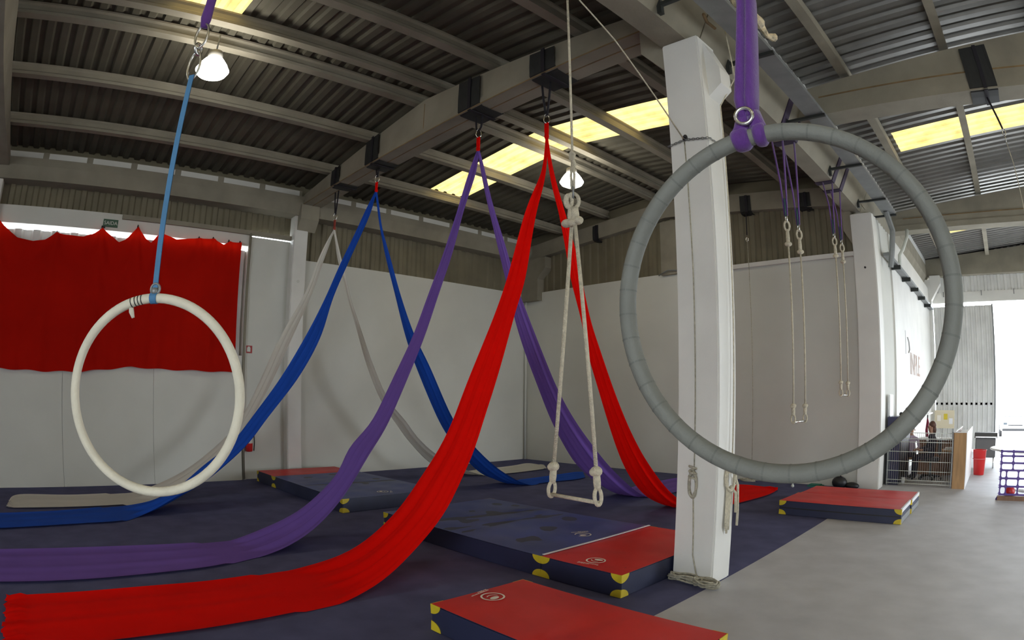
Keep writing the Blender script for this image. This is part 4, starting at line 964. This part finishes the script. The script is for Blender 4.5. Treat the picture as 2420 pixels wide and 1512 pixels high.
# ------------------------------------------------------------------ reception corner
wf_ = thing('wire_fence', (10.85, 0.62, 0.0), 'welded wire fence panel in front of the reception corner', 'fence')
mb = MB(); x = 10.13
while x < 11.60:
    mb.tube([(x, 0.62, 0.03), (x, 0.62, 1.12)], 0.0035, 5); x += 0.05
mb.build('upright_wires', M['chrome'], wf_)
for z in (0.06, 0.13, 0.32, 0.52, 0.72, 0.92, 0.99, 1.11):
    MB().tube([(10.12, 0.612, z), (11.60, 0.612, z)], 0.007, 6).build('cross_wire', M['sign_white'], wf_, smooth=True)
for x in (10.13, 11.58): MB().box(x-0.02, x+0.02, 0.62, 0.66, 0.0, 1.14).build('post', M['steel_grey'], wf_)
hw = thing('half_wall', (11.75, 1.9, 0.0), 'tall narrow wooden counter end with white side and top', 'counter')
MB().box(11.615, 11.89, 0.56, 0.60, 0.0, 1.13).build('front_board', M['wood'], hw)
MB().box(11.88, 11.905, 0.565, 3.40, 0.0, 1.13).build('white_side', M['white_lam'], hw)
MB().box(11.60, 11.625, 0.60, 3.40, 0.0, 1.13).build('inner_side', M['wood_dark'], hw)
mb = MB().box(11.60, 11.91, 0.555, 0.62, 1.13, 1.15); mb.box(11.60, 11.64, 0.62, 3.40, 1.13, 1.15); mb.box(11.86, 11.91, 0.62, 3.40, 1.13, 1.15); mb.box(11.64, 11.86, 0.62, 3.40, 1.05, 1.06)
mb.build('top_tray', M['white_lam'], hw)
dk = thing('reception_desk', (11.1, 2.9, 0.0), 'brown reception desk with white edge behind the wire fence', 'desk')
MB().box(10.52, 11.60, 2.85, 2.89, 0.0, 0.83).build('front_panel', M['wood_dark'], dk)
MB().box(10.50, 11.62, 2.80, 3.45, 0.83, 0.87).build('desk_top', M['white_lam'], dk)
for x in (10.52, 11.57): MB().box(x, x+0.03, 2.89, 3.40, 0.0, 0.83).build('side_panel', M['wood_dark'], dk)
sp = thing('speaker_cabinet', (10.3, 1.5, 0.0), 'black cabinet with sloping top against the far side wall', 'cabinet')
MB().prism([(0.75, 0.0), (2.35, 0.0), (2.35, 1.15), (2.1, 1.42), (0.75, 1.43)], 'x', 10.08, 10.36).build('cabinet_body', M['navy_box'], sp)
MB().box(10.36, 10.372, 0.85, 2.2, 0.15, 1.05).build('cabinet_front', M['black'], sp)
mb = MB().ball((10.2, 1.9, 1.46), (0.05, 0.08, 0.05)); mb.build('cap', M['black'], sp, smooth=True)
wb = thing('white_board', (10.14, 1.0, 1.43), 'bright white upright board standing on the black cabinet', 'board')
MB().box(10.10, 10.12, 0.80, 1.22, 1.44, 1.90).build('panel', M['white_lam'], wb, bevel=0.008)
MB().box(10.095, 10.125, 0.78, 1.24, 1.43, 1.45).build('foot', M['steel_grey'], wb)
ps = thing('notice_board', (10.5, 9.85, 0.9), 'cream notice board with pinned papers behind the reception desk', 'notice board')
MB().box(10.20, 10.95, 9.80, 9.84, 0.80, 1.42).build('board', mat('cream_board', (0.62, 0.55, 0.40), 0.8), ps)
for x, z, c in ((10.30, 1.15, 'print'), (10.55, 1.2, 'yellow'), (10.75, 1.05, 'zip')): MB().box(x, x+0.14, 9.79, 9.80, z-0.1, z+0.1).build('paper', M[c], ps)
MB().box(10.22, 10.25, 9.80, 9.84, 0.0, 0.8).build('leg', M['steel_grey'], ps); MB().box(10.90, 10.93, 9.80, 9.84, 0.0, 0.8).build('leg', M['steel_grey'], ps)
cr = thing('coat_rack', (10.62, 3.9, 0.0), 'maroon garment hanging on a stand behind the desk', 'coat stand')
MB().tube([(10.62, 3.9, 0.0), (10.62, 3.9, 1.40)], 0.018, 8).build('pole', M['black'], cr, smooth=True)
MB().lathe([(0.22, 0.0), (0.20, 0.02), (0.02, 0.04)], (10.62, 3.9, 0.0), 16).build('base', M['black'], cr, smooth=True)
MB().tube([(10.62, 3.88, 1.32), (10.63, 3.88, 1.20), (10.60, 3.88, 1.02), (10.63, 3.88, 0.75)], [0.03, 0.08, 0.07, 0.10], 10, flat=0.5).build('garment', mat('maroon_cloth', (0.16, 0.01, 0.03), 0.9), cr, smooth=True)
st = thing('wall_shelf', (10.3, 6.6, 1.35), 'small white wall shelf with papers far behind the desk', 'shelf')
MB().box(10.06, 10.40, 6.1, 7.3, 1.36, 1.40).build('board', M['white_lam'], st)
MB().box(10.06, 10.09, 6.2, 7.2, 1.40, 1.46).build('back_lip', M['white_lam'], st)
ch = thing('office_chair', (10.95, 1.95, 0.0), 'black office chair under the seated person behind the fence', 'chair')
MB().box(10.72, 11.18, 1.72, 2.18, 0.42, 0.50).build('seat', M['black'], ch, bevel=0.03)
MB().box(11.14, 11.21, 1.74, 2.16, 0.55, 0.92).build('backrest', M['black'], ch, bevel=0.03)
MB().tube([(10.95, 1.95, 0.06), (10.95, 1.95, 0.43)], 0.03, 10).build('gas_lift', M['steel_grey'], ch, smooth=True)
for k in range(5):
    a = 2*math.pi*k/5; mb = MB().tube([(10.95, 1.95, 0.10), (10.95+0.27*math.cos(a), 1.95+0.27*math.sin(a), 0.07)], 0.018, 6); mb.ball((10.95+0.27*math.cos(a), 1.95+0.27*math.sin(a), 0.032), 0.03); mb.build('leg', M['black'], ch, smooth=True)
tb = thing('side_table', (11.35, 2.35, 0.0), 'small wooden side table with papers beside the reception chair', 'table')
MB().box(11.15, 11.58, 2.30, 2.75, 0.60, 0.635).build('table_top', M['wood'], tb)
for x in (11.18, 11.55):
    for y in (2.33, 2.72): MB().box(x-0.018, x+0.018, y-0.018, y+0.018, 0.0, 0.60).build('leg', M['wood_dark'], tb)
t = thing('paper_pile', (11.38, 2.5, 0.635), 'pile of white papers on the small wooden side table', 'papers')
mb = MB().box(11.24, 11.54, 2.36, 2.58, 0.635, 0.66); mb.box(11.26, 11.50, 2.40, 2.60, 0.66, 0.69); mb.build('sheets', M['zip'], t)
t = thing('cup', (10.33, 1.25, 0.0), 'small white cup on the floor behind the wire fence', 'cup')
MB().lathe([(0.03, 0.0), (0.045, 0.02), (0.055, 0.14), (0.05, 0.14), (0.04, 0.03)], (10.45, 0.95, 0.0), 16).build('cup_body', M['zip'], t, smooth=True)

# people: one continuous skinned body each, hair as a child
def person(label, J, R, E, hair, mats, hairz, loc):
    """J joints, R radii, E edges; mats: function(point) -> material slot"""
    t = thing('person', loc, label, 'person')
    me = bpy.data.meshes.new('body'); me.from_pydata([Vector(j) for j in J], E, []); o = bpy.data.objects.new('body_tmp', me); COL.objects.link(o)
    md = o.modifiers.new('skin', 'SKIN'); md.use_smooth_shade = True
    for i, v in enumerate(me.skin_vertices[0].data): v.radius = (R[i], R[i]); v.use_root = (i == 0)
    sb = o.modifiers.new('sub', 'SUBSURF'); sb.levels = 2; sb.render_levels = 2
    bpy.context.view_layer.update()
    nm = bpy.data.meshes.new_from_object(o.evaluated_get(bpy.context.evaluated_depsgraph_get())); bpy.data.objects.remove(o)
    nm.materials.clear()
    for m in mats[0]: nm.materials.append(m)
    for p in nm.polygons: p.material_index = mats[1](p.center); p.use_smooth = True
    b = bpy.data.objects.new('body', nm); link(b, t)
    mb = MB()
    for c, r in hair: mb.ball(c, r, 14, 10)
    mb.build('hair', M['hair'], t, smooth=True)
    hx, hy, hz = J[3]
    return t
def seated(ox, oy, face, s, label, shirt, trousers, hair_long):
    # face: heading angle of the body; seat height 0.50*s
    ca, sa = math.cos(face), math.sin(face)
    def P(f, l, z): return (ox + f*ca - l*sa, oy + f*sa + l*ca, z*s)
    J = [P(0, 0, .58), P(.01, 0, .80), P(.02, 0, 1.00), P(.03, 0, 1.13), P(.05, 0, 1.24), P(.045, 0, 1.33),
         P(.0, .17, 1.0), P(.06, .21, .78), P(.26, .14, .72), P(.34, .11, .73),
         P(.0, -.17, 1.0), P(.06, -.21, .78), P(.26, -.14, .72), P(.34, -.11, .73),
         P(.04, .09, .56), P(.42, .11, .55), P(.44, .11, .10), P(.56, .12, .045),
         P(.04, -.09, .56), P(.42, -.11, .55), P(.44, -.11, .10), P(.56, -.12, .045)]
    for l in (.11, -.11):
        pass
    R = [.125, .12, .125, .05, .085, .075, .055, .042, .034, .028, .055, .042, .034, .028, .085, .06, .045, .038, .085, .06, .045, .038]
    E = [(0, 1), (1, 2), (2, 3), (3, 4), (4, 5), (2, 6), (6, 7), (7, 8), (8, 9), (2, 10), (10, 11), (11, 12), (12, 13), (0, 14), (14, 15), (15, 16), (16, 17), (0, 18), (18, 19), (19, 20), (20, 21)]
    n0 = len(J)
    for base, l in ((9, .11), (13, -.11)):       # five fingers from each palm
        for q in range(5):
            dl = (q-2)*0.016; ln = (0.05, 0.07, 0.078, 0.07, 0.055)[q]
            a = len(J); J.append(P(.34+ln*0.6, l+dl, .725)); J.append(P(.34+ln, l+dl, .705)); R += [.0085, .0075]; E += [(base, a), (a, a+1)]
    R = [r*s for r in R]
    zc = 1.105*s
    def slot(c):
        lx, ly = c[0]-ox, c[1]-oy; f = lx*ca + ly*sa; l = -lx*sa + ly*ca
        if c[2] > zc: return 0
        if f > .29 and .66*s < c[2] < .80*s: return 0
        if c[2] < 0.085*s: return 3
        if c[2] < 0.66*s and not (abs(l) > .15 and c[2] > .60*s): return 2
        return 1
    hc = Vector(P(.025, 0, 1.30))
    hair = [((hc.x-0.02*ca, hc.y-0.02*sa, hc.z+0.015*s), (.098*s, .098*s, .10*s))]
    if hair_long: hair += [((hc.x-0.055*ca, hc.y-0.055*sa, hc.z-0.10*s), (.07*s, .08*s, .13*s))]
    t = person(label, J, R, E, hair, ([M['skin'], shirt, trousers, M['black']], slot), 0, (ox, oy, 0))
    # face: eyes, nose, mouth, ears
    e0 = Vector(P(.105, 0, 1.255)); fw = Vector((ca, sa, 0)); sd = Vector((-sa, ca, 0))
    MB().ball(e0 + Vector((0, 0, -.02*s)) + fw*0.028*s, (.014*s, .014*s, .022*s), 8, 6).build('nose', M['skin'], t, smooth=True)
    for q in (1, -1): MB().ball(Vector(P(.04, q*.088, 1.25)), (.014*s, .014*s, .026*s), 8, 6).build('ear', M['skin'], t, smooth=True)
    for q in (1, -1): MB().ball(e0 + fw*0.022*s + sd*q*.032*s + Vector((0, 0, .012*s)), .0105*s, 8, 6).build('eye', M['black'], t, smooth=True)
    MB().ball(e0 + fw*0.018*s + Vector((0, 0, -.062*s)), (.016*s, .022*s, .006*s), 8, 6).build('mouth', M['sign_red'], t, smooth=True)
    return t
pa = seated(10.98, 1.95, math.radians(205), 0.93, 'person with brown hair in dark clothes seated on the office chair', M['cloth_dark'], M['cloth_dark'], True)
MB().ball((10.875, 1.83, 0.90), (.04, .02, .045)).build('badge', M['white_lam'], pa, smooth=True)
stool = thing('stool', (10.36, 2.62, 0.0), 'low wooden stool under the person in the pale top', 'stool')
MB().lathe([(0.16, 0.0), (0.17, 0.01), (0.17, 0.04), (0.16, 0.05)], (10.36, 2.62, 0.38), 20).build('seat', M['wood'], stool, smooth=True)
for k in range(4):
    a = math.pi/4+math.pi/2*k; MB().tube([(10.36+0.10*math.cos(a), 2.62+0.10*math.sin(a), 0.39), (10.36+0.15*math.cos(a), 2.62+0.15*math.sin(a), 0.0)], 0.014, 6).build('leg', M['wood_dark'], stool, smooth=True)
seated(10.36, 2.62, math.radians(-85), 0.86, 'person in a pale lavender top seated beside the desk', M['cloth_lav'], M['cloth_dark'], False)

# ------------------------------------------------------------------ things near the open door
bn = thing('waste_bin', (12.12, 3.2, 0.0), 'red plastic waste bin near the open door', 'bin')
MB().lathe([(0.13, 0.0), (0.14, 0.01), (0.18, 0.58), (0.195, 0.60), (0.175, 0.60), (0.13, 0.02)], (12.13, 3.22, 0.0), 20).build('bin_body', M['plastic_red'], bn, smooth=True)
MB().lathe([(0.187, 0.0), (0.187, 0.012)], (12.13, 3.22, 0.38), 20).build('rim_band', mat('pale_red_plastic', (0.6, 0.2, 0.2), 0.5), bn, smooth=True)
bc = thing('storage_trolley', (12.25, 5.0, 0.0), 'dark grey storage trolley with lid by the corrugated door', 'trolley')
MB().box(11.95, 12.55, 4.7, 5.25, 0.28, 0.78).build('trolley_body', mat('grey_plastic', (0.14, 0.14, 0.14), 0.6), bc, bevel=0.02)
MB().prism([(4.66, 0.79), (5.29, 0.79), (5.2, 0.92), (4.78, 0.92)], 'x', 11.92, 12.60).build('lid', mat('dark_grey_plastic', (0.08, 0.08, 0.085), 0.6), bc)
MB().box(11.95, 12.58, 4.66, 4.69, 0.80, 0.83).build('handle', M['chrome'], bc)
for x in (12.0, 12.5):
    for y in (4.75, 5.2): MB().tube([(x, y, 0.0), (x, y, 0.29)], 0.02, 8).build('leg', M['chrome'], bc, smooth=True)
wt = thing('round_table', (13.35, 0.9, 0.0), 'white round table behind the purple barrier', 'table')
MB().lathe([(0.93, 0.0), (0.95, 0.012), (0.95, 0.03), (0.93, 0.04)], (13.37, 0.75, 0.80), 40).build('table_top', M['white_lam'], wt, smooth=False)
MB().tube([(13.37, 0.75, 0.0), (13.37, 0.75, 0.80)], 0.05, 12).build('pedestal', M['white_lam'], wt, smooth=True)
MB().lathe([(0.35, 0.0), (0.33, 0.02), (0.05, 0.05)], (13.37, 0.75, 0.0), 24).build('foot', M['white_lam'], wt, smooth=True)
pg = thing('plastic_barrier', (13.2, -0.63, 0.0), 'purple plastic lattice barrier with rounded openings at the right edge', 'barrier')
X0b, X1b, yb = 12.66, 14.4, -0.63
mb = MB(); zr_ = [0.10, 0.245, 0.39, 0.535, 0.665, 0.79, 0.875]
for i, z in enumerate(zr_): mb.box(X0b, X1b, yb-0.02, yb+0.02, z-0.016, z+0.016)
def hole_bar(x, z0, z1):                       # upright bar flaring into the rails so that the openings have round corners
    w, r = 0.014, 0.035; pts = []
    for k in range(6): a = math.pi/2*k/5; pts.append((x-w-r*(1-math.sin(a)), z0+r*(1-math.cos(a))))
    for k in range(6): a = math.pi/2*k/5; pts.append((x-w-r*(1-math.cos(a)), z1-r*(1-math.sin(a))))
    for k in range(6): a = math.pi/2*k/5; pts.append((x+w+r*(1-math.sin(a)), z1-r*(1-math.cos(a))))
    for k in range(6): a = math.pi/2*k/5; pts.append((x+w+r*(1-math.cos(a)), z0+r*(1-math.sin(a))))
    mb.prism(pts, 'y', yb-0.018, yb+0.018)
for i in range(len(zr_)-1):
    x = X0b+0.02; j = 0
    while x < X1b+0.01:
        hole_bar(x, zr_[i]+0.014, zr_[i+1]-0.014)
        x += 0.245 if not (i < 3 and j == 0) else 0.12; j += 1
mb.build('lattice', M['plastic_purple'], pg)
for k in range(0, 8): MB().tube([(X0b+0.02+0.245*k, yb, 0.875), (X0b+0.02+0.245*k, yb, 0.90)], 0.022, 8).build('knob', M['plastic_purple'], pg, smooth=True)
MB().tube([(X0b, yb, 0.05), (X0b-0.03, yb-0.02, 0.0)], 0.03, 8).build('foot', M['plastic_purple'], pg, smooth=True)
MB().box(X0b-0.02, X1b, yb-0.09, yb+0.09, 0.0, 0.075).build('base_board', M['wood_dark'], pg)
t = thing('red_ball', (12.92, -0.35, 0.12), 'small pinkish red ball behind the purple barrier', 'ball')
MB().ball((12.90, -0.38, 0.12), 0.11, 18, 12).build('ball', M['plastic_red'], t, smooth=True)
# parked car outside the far door
cr = thing('car', (14.2, 21.0, 0.0), 'white parked car outside the open far door', 'car')
prof = [(18.8, 0.32), (18.82, 0.62), (19.0, 0.80), (20.1, 0.93), (20.9, 1.42), (22.4, 1.45), (23.1, 0.98), (23.2, 0.35)]
MB().prism(prof, 'x', 12.75, 14.5).build('body', M['car'], cr, bevel=0.06, seg=3)
MB().prism([(20.22, 0.98), (20.93, 1.38), (22.35, 1.40), (22.9, 1.0)], 'x', 12.73, 14.52).build('side_glass', M['glass_dark'], cr)
MB().prism([(20.10, 0.97), (20.16, 0.97), (20.92, 1.40), (20.86, 1.40)], 'x', 12.85, 14.4).build('windscreen', M['glass_dark'], cr)
MB().box(12.9, 14.35, 18.76, 18.83, 0.30, 0.42).build('bumper_grille', M['black'], cr)
MB().box(13.2, 14.0, 18.77, 18.83, 0.55, 0.60).build('upper_grille', M['black'], cr)
for x in (12.95, 14.2): MB().box(x, x+0.2, 18.79, 18.86, 0.60, 0.70).build('headlamp', M['glass_dark'], cr)
for x in (12.72, 14.36):
    for y in (19.55, 22.4): MB().tube([(x, y, 0.30), (x+0.16, y, 0.30)], 0.30, 20).build('wheel', M['black'], cr, smooth=True)
